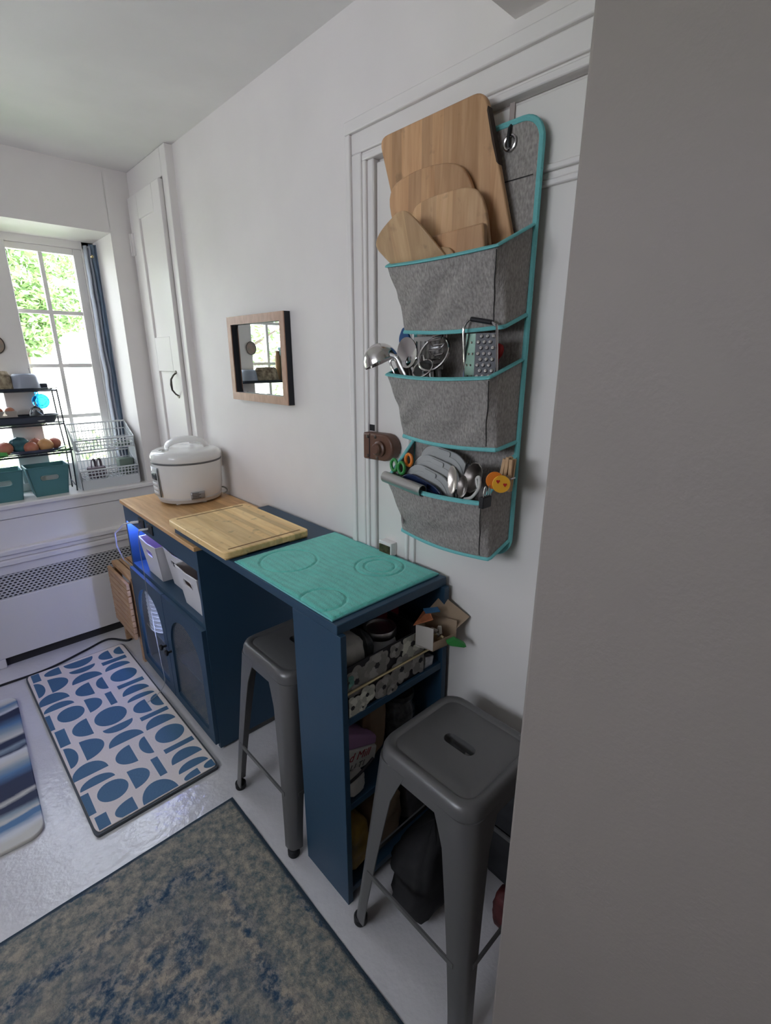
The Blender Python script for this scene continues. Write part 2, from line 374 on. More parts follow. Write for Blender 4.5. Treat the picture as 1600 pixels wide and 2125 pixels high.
XY = lambda z: (lambda u, v, d: (u, v, z+d))
def YZ(x): return lambda u, v, d: (x+d, u, v)
def XZ(y): return lambda u, v, d: (u, y+d, v)

# ================================================================== THE ROOM
H = 2.355; YF = 2.8855
struct(MB().box(-2.9, .25, -2.1, 3.15, -.06, 0).build('floor', M['floor'], smooth=0))
struct(MB().box(-2.9, .25, -2.1, 3.25, H, H+.12).build('ceiling', M['ceil'], smooth=0))
struct(MB().box(0.012, .22, -2.1, 3.15, 0, H).build('wall_right', M['wall'], smooth=0))
# the plaster of the right wall stands 12 mm proud of the closed doorway
struct(MB().box(0, .0121, 1.13, YF, 0, H).box(0, .0121, .2, 1.13, 2.08, H).build('wall_plaster_right', M['wall'], smooth=0))
f = MB()
xl, xr, zb, zt = -1.105, -.145, .80, 2.078
f.box(-2.9, xl-.04, YF, 3.15, 0, H).box(xl-.04, xr+.001, YF, 3.15, 0, zb).box(xl-.04, xr+.001, YF, 3.15, zt, H).box(xr, .012, YF, 3.15, 0, H)
f.prism([(xr, YF, zb), (xr, 3.15, zb), (xr-.045, 3.15, zb)], (0, 0, zt-zb)); f.prism([(xl-.04, YF, zb), (xl-.04, 3.15, zb), (xl+.01, 3.15, zb)], (0, 0, zt-zb))
f.prism([(xl, YF, zt), (xl, 3.15, zt), (xl, 3.15, zt-.03)], (xr-xl, 0, 0))
struct(f.build('wall_far', M['wall'], smooth=0))
f = MB()
f.box(-2.9, -2.7, -2.1, 0.2, 0, H).box(-2.9, -2.7, 1.5, 3.15, 0, H).box(-2.9, -2.7, 0.2, 1.5, 0, 1.4).box(-2.9, -2.7, 0.2, 1.5, 2.12, H)
struct(f.build('wall_left', M['wall'], smooth=0))
struct(MB().box(-2.9, .22, -2.2, -2.1, 0, H).build('wall_back', M['wall'], smooth=0))
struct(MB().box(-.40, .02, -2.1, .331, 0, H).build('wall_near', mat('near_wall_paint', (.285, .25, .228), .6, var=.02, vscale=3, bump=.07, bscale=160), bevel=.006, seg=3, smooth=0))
struct(MB().box(-2.7, .012, -2.1, .706, 2.132, H+.01).build('ceiling_beam', M['wall'], smooth=0))
struct(MB().box(-2.7, -2.685, -2.1, YF, 0, .11).build('baseboard_left', M['trim'], smooth=0))

# ---- window_1 (far wall) with two casements
win = bpy.data.objects.new('window_1', None); COL.objects.link(win); win.location = (-.625, 3.1, .83); struct(win)
f = MB().box(-.235, -.17, 3.085, 3.145, .84, 2.07).box(-1.08, -1.015, 3.085, 3.145, .84, 2.07).box(-1.08, -.17, 3.085, 3.145, 2.02, 2.07).box(-1.08, -.17, 3.085, 3.145, .83, .875)
f.build('frame', M['trim'], win, bevel=.004)
MB().box(-.69, -.56, 3.05, 3.145, .875, 2.02).build('mullion', M['trim'], win, bevel=.004)
rows = [.95, 1.197, 1.457, 1.715, 1.99]
for x0, x1 in ((-.56, -.275), (-.975, -.69)):
    o0, o1 = (x0, x1+.04) if x0 > -.6 else (x0-.04, x1)
    sash = MB().box(x1 if x0 > -.6 else o0, o1 if x0 > -.6 else x0, 3.09, 3.125, .875, 2.02).box(x0, x1, 3.09, 3.125, .875, .95).box(x0, x1, 3.09, 3.125, 1.99, 2.02).build('sash', M['trim'], win, bevel=.003)
    xm = (x0+x1)/2
    mu = MB().box(xm-.009, xm+.009, 3.095, 3.12, .95, 1.99).build('muntin', M['trim'], sash)
    for z in rows[1:-1]: MB().box(x0, x1, 3.096, 3.119, z-.009, z+.009).build('muntin', M['trim'], sash)
    for k in range(4):
        for a, b in ((x0, xm-.009), (xm+.009, x1)):
            MB().box(a, b, 3.106, 3.109, rows[k]+.009*(k > 0), rows[k+1]-.009*(k < 3)).build('pane', M['glass'], sash, smooth=0)
MB().box(-1.15, -.093, 2.852, 3.10, .806, .83).build('window_sill', M['trim'], win, bevel=.006)
# ---- added_window (left wall, outside the frame), assumed and added for light from the left
win2 = bpy.data.objects.new('added_window', None); COL.objects.link(win2); win2.location = (-2.8, 0.85, 1.4); struct(win2)
f = MB()
for y0, y1 in ((0.2, 0.24), (0.83, 0.87), (1.46, 1.5)): f.box(-2.84, -2.78, y0, y1, 1.4, 2.12)
f.box(-2.84, -2.78, 0.2, 1.5, 1.4, 1.44).box(-2.84, -2.78, 0.2, 1.5, 2.08, 2.12)
f.build('frame', M['trim'], win2)
for y0, y1 in ((0.24, 0.83), (0.87, 1.46)): MB().box(-2.812, -2.808, y0, y1, 1.44, 2.08).build('pane', M['glass'], win2, smooth=0)

# ---- door_1 in the right wall with its casing (trim_1)
tr = bpy.data.objects.new('trim_1', None); COL.objects.link(tr); tr.location = (0, 1.17, 0); struct(tr)
f = MB()
for a, b, x in ((1.136, 1.150, -.020), (1.150, 1.158, -.012), (1.158, 1.196, -.017), (1.196, 1.216, -.024)): f.box(x, .011, a, b, 0, {1.136: 1.995, 1.150: 2.010, 1.158: 2.018, 1.196: 2.066}[a])
f.build('side_casing', M['trim'], tr, bevel=.003)
f = MB()
for a, b, x in ((1.995, 2.010, -.020), (2.010, 2.018, -.012), (2.018, 2.066, -.017), (2.066, 2.096, -.026)): f.box(x, .011, .332, {1.995: 1.150, 2.010: 1.158, 2.018: 1.196, 2.066: 1.216}[a], a, b)
f.build('head_casing', M['trim'], tr, bevel=.003)
MB().box(-.014, .011, 1.112, 1.136, 0, 1.995).build('door_stop', M['trim'], tr, bevel=.004)
dr = bpy.data.objects.new('door_1', None); COL.objects.link(dr); dr.location = (0, .73, 0); struct(dr)
D0, D1, DZ = .345, 1.108, 1.985
MB().box(-.004, .011, .985, D1, .01, DZ).build('stile', M['doorp'], dr, bevel=.002)
MB().box(-.004, .011, D0, .445, .01, DZ).build('stile', M['doorp'], dr, bevel=.002)
MB().box(-.004, .011, .445, .985, 1.862, DZ).build('rail', M['doorp'], dr, bevel=.002)
MB().box(-.004, .011, .445, .985, .01, .16).build('rail', M['doorp'], dr, bevel=.002)
f = MB()
for k, (i, x, wd) in enumerate(((0, -.009, .012), (.012, -.002, .014), (.026, -.007, .012))):
    a0, a1, z0, z1 = .445+i, .985-i, .16+i, 1.862-i
    f.box(x, .011, a0, a1, z1-wd, z1).box(x, .011, a0, a1, z0, z0+wd).box(x, .011, a0, a0+wd, z0, z1).box(x, .011, a1-wd, a1, z0, z1)
f.build('panel_molding', M['trim'], dr, bevel=.003)
MB().box(.003, .0115, .48, .95, .19, 1.83).build('panel', M['doorp'], dr)
lk = lab(MB().prism([(-.042, y, z) for y, z in [(1.135, 1.20), (1.135, 1.281), (1.045, 1.283)] + [(1.045+.04*cos(a), 1.243+.04*sin(a)) for a in [pi*(.5+k/8) for k in range(1, 8)]] + [(1.045, 1.203)]], (.037, 0, 0)).build('rim_lock', M['brown'], dr, bevel=.006, seg=3), 'brown painted rim lock with round turn knob')
MB().lathe([(.023, 0), (.023, .008), (.017, .011), (.017, .02), (.013, .024)], (-.042, 1.056, 1.24), 24, axis=(-1, 0, 0)).build('turn_knob', M['brown'], lk)
f = MB()
for y, z in ((1.112, 1.27), (1.078, 1.272), (1.112, 1.212), (1.07, 1.210)): f.lathe([(.005, 0), (.005, .002), (.002, .003)], (-.042, y, z), 10, axis=(-1, 0, 0))
f.build('screws', M['steeld'], lk)
MB().box(-.043, -.0415, 1.103, 1.106, 1.203, 1.279).build('cover_seam', M['mside'], lk)
MB().box(-.0145, .0, 1.113, 1.134, 1.283, 1.302).build('keeper_slot', M['black'], dr)

# ---- door_2: closet door in the far corner, casing trim_2
t2 = bpy.data.objects.new('trim_2', None); COL.objects.link(t2); t2.location = (0, 2.42, 0); struct(t2)
MB().box(-.034, .011, 2.392, 2.452, 0, H-.001).build('side_casing', M['trim'], t2, bevel=.003)
MB().box(-.034, .011, 2.452, YF-.002, 2.247, H-.001).build('head_casing', M['trim'], t2, bevel=.003)
d2 = bpy.data.objects.new('door_2', None); COL.objects.link(d2); d2.location = (0, 2.66, 0); struct(d2)
f = MB().box(-.052, -.03, 2.456, 2.545, .02, 2.238).box(-.052, -.03, 2.745, 2.868, .02, 2.238).box(-.052, -.03, 2.545, 2.745, 2.13, 2.238).box(-.052, -.03, 2.545, 2.745, 1.43, 1.594).box(-.052, -.03, 2.545, 2.745, .02, .16)
f.build('frame', M['trim'], d2, bevel=.003)
for z0, z1 in ((1.594, 2.13), (.16, 1.43)): MB().box(-.042, -.03, 2.545, 2.745, z0, z1).build('panel', M['trim'], d2)
MB().box(-.0345, -.0, 2.868, YF-.002, .02, 2.247).build('hanging_strip', M['trim'], d2)
h = lab(MB().tube([(-.052, 2.517, 1.425), (-.066, 2.517, 1.415), (-.080, 2.517, 1.395), (-.082, 2.517, 1.37), (-.080, 2.517, 1.345), (-.066, 2.517, 1.325), (-.052, 2.517, 1.315)], [.004, .004, .0045, .006, .0045, .004, .004], 8).lathe([(.012, 0), (.01, .003)], (-.052, 2.517, 1.428), 12, axis=(-1, 0, 0), sx=.7).lathe([(.012, 0), (.01, .003)], (-.052, 2.517, 1.312), 12, axis=(-1, 0, 0), sx=.7).build('handle', M['steeld'], d2), 'dark metal pull handle')
f = MB().box(-.056, -.05, 2.842, 2.884, 1.985, 2.085).tube([(-.058, 2.876, 1.985), (-.058, 2.876, 2.085)], .005)
f.build('hinge', M['trim'], d2, bevel=.002)

# ---- cover of the radiator under the window
rc = thing('radiator_cover', 'white radiator cover with perforated metal grille below the window sill', 'radiator cover', (-.9, 2.86, 0))
f = MB().box(-1.6, -.03, 2.862, YF-.001, .05, .362).box(-1.6, -.945, 2.862, YF-.001, 0, .05)
f.build('front_panel', M['trim'], rc, bevel=.004)
MB().box(-1.6, -.03, 2.864, YF-.001, .484, .532).build('top_rail', M['trim'], rc, bevel=.003)
f = MB().box(-1.6, -.03, 2.846, YF-.001, .532, .560).box(-1.6, -.03, 2.858, YF-.001, .56, .585).box(-1.6, -.03, 2.842, YF-.001, .585, .612)
f.build('molding', M['trim'], rc, bevel=.006, seg=3)
MB().box(-1.6, -.03, 2.878, YF-.001, .612, .752).build('upper_board', M['trim'], rc)
MB().box(-1.6, -.03, 2.872, YF-.001, .756, .806).build('apron', M['trim'], rc, bevel=.002)
MB().box(-1.6, -.03, 2.8845, YF-.0002, .0, .50).build('shade_backing', M['dark'], rc, smooth=0)  # dark sheet standing in for shade behind the grille and under the panel
f = MB(); px_, pz = .0205, .0128; r0 = 0; ny = 0
z = .363
while z < .483:
    x = -1.12 + (px_/2 if ny % 2 else 0)
    while x < -.04:
        oc = [(x, z), (x+px_, z), (x+px_, z+pz), (x, z+pz)]; cx, cz = x+px_/2, z+pz/2
        hx_ = [(cx-.0075, cz), (cx-.0035, cz+.0035), (cx+.0035, cz+.0035), (cx+.0075, cz), (cx+.0035, cz-.0035), (cx-.0035, cz-.0035)]
        o6 = [(x, cz), (x, z+pz), (x+px_, z+pz), (x+px_, cz), (x+px_, z), (x, z)]
        f.add([(p[0], 2.868, p[1]) for p in o6] + [(p[0], 2.868, p[1]) for p in hx_], [(k, (k+1) % 6, 6+(k+1) % 6, 6+k) for k in range(6)])
        x += px_
    z += pz; ny += 1
stuff(f.build('perforated_grille', M['perf'], rc, smooth=0))

# ================================================================== FLOOR COVERINGS
# big worn rug
hx, hy = .62, .86
rg = MB()
def rugf(u, v):
    x = (u*2-1)*hx; y = (v*2-1)*hy; e = min(hx-abs(x), hy-abs(y))
    return (x-.48-hx, y+1.366-hy, .0085*min(1, .3+e/.02) + .0012*noise.noise(Vector((x*9, y*9, 0))))
rg.grid(rugf, 60, 80).add([(-.48, 1.366, 0), (-.48-2*hx, 1.366, 0), (-.48-2*hx, 1.366-2*hy, 0), (-.48, 1.366-2*hy, 0)], [(0, 1, 2, 3)])
rug = tag(rg.build('area_rug', rugmat(hx, hy), smooth=60), 'large worn blue and beige low pile rug in front of the counter table', 'rug')
rug['label'] = 'large worn blue and beige low pile rug on the grey floor'
# printed kitchen mat
mt = thing('kitchen_mat', 'cream kitchen mat printed with blue half circles, discs and bars', 'mat', (-.67, 2.1, 0))
def quad(nl, nr, fl, fr, y0, y1, r):
    o = []
    for (u, v) in rrect(0, 1, 0, 1, r): o.append((u, v))
    res = []
    for u, v in o:
        y = y0+(y1-y0)*v; a = nl+(fl-nl)*v; b = nr+(fr-nr)*v; res.append((a+(b-a)*u, y))
    return res
q = quad(-.878, -.452, -.898, -.456, 1.520, 2.682, .03)
qi = quad(-.872, -.458, -.892, -.462, 1.528, 2.674, .03)
MB().prism([(x, y, .002) for x, y in q], (0, 0, .010)).prism([(x, y, 0) for x, y in q], (0, 0, .004)).build('mat_edge', M['matedge'], mt)
MB().prism([(x, y, .011) for x, y in qi], (0, 0, .005)).build('mat_top', M['matbase'], mt, bevel=.003, seg=3)
HALF = [(-.879, 2.514, 'y', .067, .035), (-.833, 2.368, 'x', .06, .076), (-.826, 2.305, 'x', .058, .049), (-.87, 1.952, 'y', .066, .037), (-.822, 1.806, 'x', .06, .071), (-.814, 1.741, 'x', .057, .045), (-.76, 2.626, 'y', .035, -.068), (-.825, 2.513, 'y', .063, .075), (-.677, 2.654, 'x', .065, -.065), (-.677, 2.574, 'x', .057, -.044), (-.681, 2.448, 'x', .064, .067), (-.683, 2.367, 'y', .056, -.067), (-.625, 2.367, 'y', .057, -.038), (-.734, 2.237, 'y', .056, .06), (-.756, 2.093, 'y', .061, -.065), (-.669, 2.021, 'x', .058, -.046), (-.815, 1.953, 'y', .064, .075), (-.67, 1.895, 'x', .065, .062), (-.671, 1.81, 'y', .056, -.064), (-.611, 1.814, 'y', .058, -.035), (-.722, 1.675, 'y', .052, .064), (-.664, 1.529, 'x', .06, .082), (-.742, 1.558, 'y', .04, -.066), (-.482, 2.61, 'y', .042, -.039), (-.538, 2.607, 'y', .046, -.056), (-.544, 2.455, 'x', .057, .051), (-.54, 2.194, 'x', .057, .057), (-.537, 2.135, 'x', .058, .034), (-.531, 2.062, 'y', .05, -.062), (-.478, 2.067, 'y', .05, -.039), (-.533, 1.898, 'x', .059, .062), (-.527, 1.64, 'x', .058, .057), (-.527, 1.579, 'x', .056, .04), (-.521, 1.542, 'y', .023, -.058), (-.463, 1.55, 'y', .02, -.038)]
DISC = [(-.797, 2.23, .051, .054), (-.783, 1.674, .05, .05), (-.675, 2.098, .062, .064), (-.542, 2.373, .058, .055), (-.528, 1.819, .056, .054)]
RECT = [(-.877, -.844, 2.592, 2.669), (-.889, -.867, 2.167, 2.283), (-.875, -.839, 2.032, 2.149), (-.876, -.851, 1.613, 1.723), (-.863, -.827, 1.517, 1.595), (-.653, -.626, 2.172, 2.278), (-.637, -.611, 1.619, 1.727), (-.596, -.484, 2.518, 2.551), (-.595, -.481, 2.265, 2.296), (-.589, -.475, 1.97, 1.998), (-.582, -.468, 1.715, 1.742)]
polys = []
for x, y, ax, a, h_ in HALF:
    pl = []
    for k in range(19):
        t = pi*k/18; c_, s_ = a*cos(t), h_*sin(t); pl.append((x+c_, y+s_) if ax == 'x' else (x+s_, y+c_))
    polys.append(pl)
for x, y, a, b in DISC: polys.append(ring(a, 32, x, y, b))
for x0, x1, y0, y1 in RECT: polys.append([(x0, y0), (x1, y0), (x1, y1), (x0, y1)])
for pl in polys:
    pl = [(min(-.463, max(x, -.872-.02*(y-1.52)/1.16)), min(2.668, max(1.532, y))) for x, y in pl]
    out = [p for i, p in enumerate(pl) if hypot(p[0]-pl[i-1][0], p[1]-pl[i-1][1]) > 1e-4]
    MB().prism([(x, y, .0155) for x, y in out], (0, 0, .0009)).build('printed_shape', M['matblue'], mt, smooth=0)
# wave striped mat
pm = [(x, y) for x, y in rrect(-.45, 0, -.425, .475, .05, 8)]
sm = MB().prism([(x*1., y, 0) for x, y in pm], (0, 0, .014))
o = sm.build('striped_mat', M['waves'], bevel=.004, seg=3); o.location = (-1.195, 2.115, 0.0); o.rotation_euler = (0, 0, R(-2.5))
tag(o, 'cream mat with navy and blue wave stripes, partly cut off beside the patterned mat', 'mat')

# ================================================================== COUNTER TABLE
ct = thing('counter_table', 'navy counter height table with shelf end, against the right wall', 'table', (-.21, 1.3, 0))
MB().box(-.408, -.012, .812, 1.79, .874, .900).build('tabletop', M['navy'], ct, bevel=.002)
MB().box(-.408, -.390, .800, 1.002, 0, .874).build('side_panel', M['navy'], ct, bevel=.0015)
MB().box(-.032, -.012, .800, 1.002, 0, .874).build('side_panel', M['navy'], ct, bevel=.0015)
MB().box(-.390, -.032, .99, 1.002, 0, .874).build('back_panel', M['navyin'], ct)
for z in (.608, .332, .03): MB().box(-.390, -.032, .803, .99, z, z+.022).build('shelf', M['navy'], ct, bevel=.0015)
lab(MB().tube([(-.390, .806, .702), (-.032, .806, .697)], .0038, 10).build('retaining_rod', M['brass'], ct), 'thin brass rod across the open shelf')

# ================================================================== KITCHEN CART
kc = thing('kitchen_cabinet', 'navy kitchen cabinet with wooden top, open niche and two arched glass doors', 'cabinet', (-.21, 2.0, 0))
Y0, Y1 = 1.600, 2.415
MB().box(-.42, -.012, Y0-.003, Y1+.006, .856, .8735).build('worktop', M['cartwood'], kc, bevel=.002)
MB().box(-.410, -.012, Y0, Y0+.018, .012, .856).build('side_panel', M['navy'], kc)
MB().box(-.410, -.012, Y1-.018, Y1, .012, .856).build('side_panel', M['navy'], kc)
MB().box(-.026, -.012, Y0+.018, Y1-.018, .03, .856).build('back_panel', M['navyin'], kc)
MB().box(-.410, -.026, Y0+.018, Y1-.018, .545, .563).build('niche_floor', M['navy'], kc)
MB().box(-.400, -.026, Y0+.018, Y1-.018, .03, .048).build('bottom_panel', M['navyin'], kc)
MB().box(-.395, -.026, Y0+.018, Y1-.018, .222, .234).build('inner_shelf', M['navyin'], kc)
MB().box(-.400, -.026, 1.997, 2.015, .048, .545).build('added_divider', M['navyin'], kc)  # unseen panel added to keep LED light out of the near half
MB().box(-.410, -.396, Y0+.018, Y1-.018, .522, .545).build('light_block_rail', M['navy'], kc)  # unseen rail added to block LED light leaking above the doors
fa = MB().box(-.410, -.394, Y0+.018, Y1-.018, .775, .856).build('fascia', M['navy'], kc)
for y0 in (2.135, 2.035):
    pl_ = MB().box(-.4145, -.4095, y0, y0+.068, .795, .838).build('power_outlet', M['black'], fa, bevel=.002)
for x in (-.395, -.05):
    for y in (Y0+.03, Y1-.03): MB().lathe([(.014, 0), (.014, .012)], (x, y, 0), 14).build('foot', M['white'], kc)
def arch(y0, y1, z0, z1):
    r = (y1-y0)/2; c = (y0+y1)/2; return [(y0, z0), (y1, z0)] + [(c+r*cos(t), (z1-r*1.0)+r*1.0*sin(t)) for t in [pi*k/24 for k in range(25)]]
for i, (a, b) in enumerate(((Y0+.004, 2.004), (2.008, Y1-.004))):
    hole = arch(a+.045, b-.045, .075, .485)
    d = MB().plate([(a, .035), (b, .035), (b, .543), (a, .543)], hole, ((a+b)/2, .25), YZ(-.4265), .016).build('door', M['navy'], kc)
    g = MB(); n_ = 42
    # horizontally ribbed pane
    def ribs(u, v): return (-.4165-.0018*abs(sin(v*pi*n_)), a+.03+(b-a-.06)*u, .06+.44*v)
    g.grid(ribs, 2, n_*4+1)
    lab(g.build('ribbed_pane', M['ribglass'], d, smooth=60), 'ribbed glass pane in the arch')
    ky = 2.004-.028 if i == 0 else 2.008+.028
    lab(MB().lathe([(.006, 0), (.005, .012), (.013, .018), (.014, .024), (.010, .028)], (-.4265, ky, .285), 18, axis=(-1, 0, 0)).build('knob', M['black'], d), 'black round knob')
lab(MB().box(-.392, -.380, 2.27, 2.39, .768, .774).build('led_strip', M['led'], kc, smooth=0), 'lit blue LED strip behind the fascia')
lab(MB().box(-.397, -.391, 2.018, 2.024, .30, .50).build('led_strip', M['ledw'], kc, smooth=0), 'lit cool white LED strip behind the far door')

# stacked plates behind the far glass door
pr = MB().lathe([(.058, 0), (.062, .004), (.098, .012), (.102, .0155), (.1005, .018), (.096, .0165), (.062, .0205-.0135), (.0, .006)], (0, 0, 0), 40)
pl0 = None
W_ = ['second', 'third', 'fourth', 'fifth', 'sixth', 'seventh']
ORD = ['lowest'] + [q_ + ' from the bottom' for q_ in W_[:5]] + [q_ + ' from the top' for q_ in W_[::-1]] + ['topmost']
for k in range(13):
    lb = 'white dinner plate, ' + ORD[k] + ' of the stack behind the far arched glass door'
    if pl0 is None:
        pl0 = pr.build('plate', M['whiteg']); tag(pl0, lb, 'plate', 'plates behind the arched glass door'); pl0.location = (-.308, 2.283, .2345)
    else:
        c = pl0.copy(); COL.objects.link(c); c.location = (-.308, 2.283, .2345+.0205*k); c['label'] = lb
# clear storage bag lying behind the near door
o = MB().lathe([(.06, 0), (.085, .02), (.09, .10), (.07, .14), (.0, .15)], (0, 0, 0), 28).build('glass_bowl', M['dirtywhite']); o.location = (-.24, 1.80, .2345)
tag(o, 'pale upturned bowl behind the near arched glass door', 'bowl')
o = MB().lathe([(.05, 0), (.10, .03), (.115, .09), (.112, .09), (.095, .032), (.0, .008)], (0, 0, 0), 32).build('mixing_bowl', M['dirtywhite']); o.location = (-.24, 1.80, .0485)
tag(o, 'pale mixing bowl on the cabinet bottom behind the near arched glass door', 'bowl')
o = MB().lathe([(.05, 0), (.10, .03), (.115, .09), (.112, .09), (.095, .032), (.0, .008)], (0, 0, 0), 32).build('mixing_bowl', M['ceramic']); o.location = (-.24, 2.20, .0485)
tag(o, 'blue grey mixing bowl on the cabinet bottom behind the far arched glass door', 'bowl')

# white bins in the niche
def make_bin(name, m, wtop, wbot, dtop, dbot, hh, slot, dip=0.):
    """tapered bin, base centre at 0, front towards -x; slot = (width, height, centre z)."""
    t = bpy.data.objects.new(name, None); COL.objects.link(t)
    th = .003; f = MB()
    def P(s, v):       # half sizes at height fraction v
        return (wbot+(wtop-wbot)*v)/2, (dbot+(dtop-dbot)*v)/2
    def front(u, v, d):
        a, b = P(0, v/hh); return (-b+d, u, v)
    (wb, db), (wt, dt) = P(0, 0), P(0, 1)
    top = [(wt*(1-2*k/10), hh-dip*max(0, 1-abs(1-2*k/10)/.75)) for k in range(11)]
    f.plate([(-wb, 0), (wb, 0)] + top, rrect(-slot[0]/2, slot[0]/2, slot[2]-slot[1]/2, slot[2]+slot[1]/2, min(slot[1]/2*.95, .016)), (0, slot[2]), front, th)
    for sgn in (-1, 1):
        f.add([(-db, sgn*wb, 0), (db, sgn*wb, 0), (dt, sgn*wt, hh), (-dt, sgn*wt, hh), (-db, sgn*(wb-th), 0), (db, sgn*(wb-th), 0), (dt, sgn*(wt-th), hh), (-dt, sgn*(wt-th), hh)],
              [(0, 1, 2, 3), (7, 6, 5, 4), (3, 2, 6, 7), (0, 3, 7, 4), (1, 0, 4, 5), (2, 1, 5, 6)])
    f.add([(db, -wb, 0), (db, wb, 0), (dt, wt, hh), (dt, -wt, hh), (db-th, -wb, 0), (db-th, wb, 0), (dt-th, wt, hh), (dt-th, -wt, hh)], [(0, 1, 2, 3), (7, 6, 5, 4), (3, 2, 6, 7), (0, 3, 7, 4), (1, 0, 4, 5), (2, 1, 5, 6)])
    f.box(-db, db, -wb, wb, 0, th)
    f.build('body', m, t, smooth=30)
    rim = MB().tube([(-dt, -wt, hh), (dt, -wt, hh), (dt, wt, hh), (-dt, wt, hh)] + [(-dt, y, z) for y, z in top[1:-1]], .0032, 6, closed=True)
    rim.build('rim', m, t)
    fr = MB().tube([front(u*1.06, slot[2]+(v-slot[2])*1.1, -.001) for u, v in rrect(-slot[0]/2, slot[0]/2, slot[2]-slot[1]/2, slot[2]+slot[1]/2, min(slot[1]/2*.95, .012))], .0018, 6, closed=True)
    fr.build('handle_rim', m, t)
    return t
b0 = make_bin('storage_bin', M['bin'], .205, .165, .30, .26, .165, (.075, .026, .115), .006)
tag(b0, 'white plastic bin at the near end of the cabinet niche', 'bin', 'white bins in the cabinet niche'); b0.location = (-.258, 1.742, .5635)
copytree(b0, (-.225, 1.953, .5635), 'white plastic bin set back in the middle of the cabinet niche')
copytree(b0, (-.255, 2.165, .5635), 'white plastic bin nearest the blue light in the cabinet niche')
o = MB().prism([(-.36, y, z) for y, z in rrect(1.665, 1.72, .58, .752, .01)], (.05, 0, 0)).build('yellow_packet', M['yellow']); tag(o, 'yellow packet standing in the near white bin', 'packet')
o = MB().lathe([(.026, 0), (.028, .01), (.028, .09), (.012, .11), (.012, .135), (.014, .135), (.014, .15)], (0, 0, 0), 20).build('small_bottle', M['clear']); o.location = (-.25, 1.945, .567); tag(o, 'small clear bottle in the middle white bin', 'bottle')
o = MB().prism([(-.33, y, z) for y, z in rrect(2.10, 2.20, .57, .765, .012)], (.04, 0, 0)).build('pink_packet', mat('pink_film', (.62, .25, .45), .3, var=.3, vscale=15)); tag(o, 'pink packet standing in the far white bin', 'packet')
o = MB().prism([(-.30, y, z) for y, z in rrect(1.77, 1.84, .57, .74, .012)], (.05, 0, 0)).build('mauve_packet', mat('mauve_film', (.30, .26, .30), .5, var=.2, vscale=15)); tag(o, 'greyish mauve packet in the near white bin', 'packet')

# cables
f = MB().tube([(-.4145, 2.19, .820), (-.428, 2.20, .822), (-.450, 2.30, .79), (-.462, 2.42, .72), (-.452, 2.47, .64), (-.43, 2.48, .56), (-.40, 2.485, .515), (-.36, 2.49, .4735)], .0032, 8)
c1 = thing('charging_cable', 'white charging cable looping from the far outlet to the folding table', 'cable', (-.43, 2.4, .47)); f.build('wire', M['cable'], c1)
MB().bar((-.4146, 2.19, .820), (-.445, 2.21, .818), .012, .009).build('plug', M['white'], c1, bevel=.002)
M['cablegrey'] = mat('grey_cable', (.33, .33, .33), .5)
c2 = thing('thin_cable', 'thin grey cable hanging down the cabinet front onto the patterned mat', 'cable', (-.45, 2.1, .0))
P2 = [(-.4145, 2.075, .818), (-.432, 2.085, .816), (-.44, 2.13, .79), (-.437, 2.16, .70), (-.434, 2.165, .60), (-.433, 2.17, .50), (-.436, 2.15, .44), (-.436, 2.14, .38), (-.433, 2.145, .30), (-.432, 2.13, .15), (-.437, 2.10, .075), (-.46, 2.085, .045), (-.50, 2.08, .025), (-.53, 2.075, .0195)]
def smoothpts(P, n=6):
    P = [Vector(p) for p in P]; o = []
    for i in range(len(P)-1):
        a, b, c, d = P[max(i-1, 0)], P[i], P[i+1], P[min(i+2, len(P)-1)]
        for k in range(n):
            t = k/n; o.append(.5*((2*b)+(c-a)*t+(2*a-5*b+4*c-d)*t*t+(3*b-a-3*c+d)*t**3))
    return o+[P[-1]]
MB().tube(smoothpts(P2), .0014, 6).build('wire', M['cablegrey'], c2)
MB().bar((-.4146, 2.075, .818), (-.45, 2.09, .815), .010, .007).build('plug', M['white'], c2, bevel=.002)
f = MB().tube(smoothpts([(-1.3, 2.70, .006), (-1.0, 2.70, .006), (-.80, 2.70, .006), (-.62, 2.755, .006), (-.5, 2.79, .006), (-.42, 2.70, .006), (-.35, 2.78, .006), (-.2, 2.80, .006)]), .0055, 8)
tag(f.build('power_cord', M['black']), 'black power cord on the floor along the radiator cover', 'cord')

# folding slatted table between cabinet and radiator
ft = thing('folding_table', 'small folded wooden table with slatted drop leaf beside the cabinet', 'table', (-.35, 2.58, 0))
for k in range(9):
    z1 = .449-k*.0345
    MB().box(-.452, -.436, 2.428, 2.74, z1-.0305, z1).build('leaf_slat', M['foldwood'], ft, bevel=.002)
MB().box(-.436, -.428, 2.45, 2.475, .14, .44).box(-.436, -.428, 2.69, 2.715, .14, .44).build('leaf_batten', M['foldwood'], ft)
for k in range(5):
    x0 = -.428+k*.036
    MB().box(x0, x0+.031, 2.428, 2.74, .452, .472).build('top_slat', M['foldwood'], ft, bevel=.002)
for x, y in ((-.425, 2.432), (-.425, 2.705), (-.27, 2.432), (-.27, 2.705)):
    MB().box(x, x+.03, y, y+.032, 0, .452).build('leg', M['foldwood'], ft, bevel=.002)
MB().box(-.395, -.27, 2.44, 2.458, .40, .445).box(-.395, -.27, 2.71, 2.728, .40, .445).build('apron', M['foldwood'], ft)

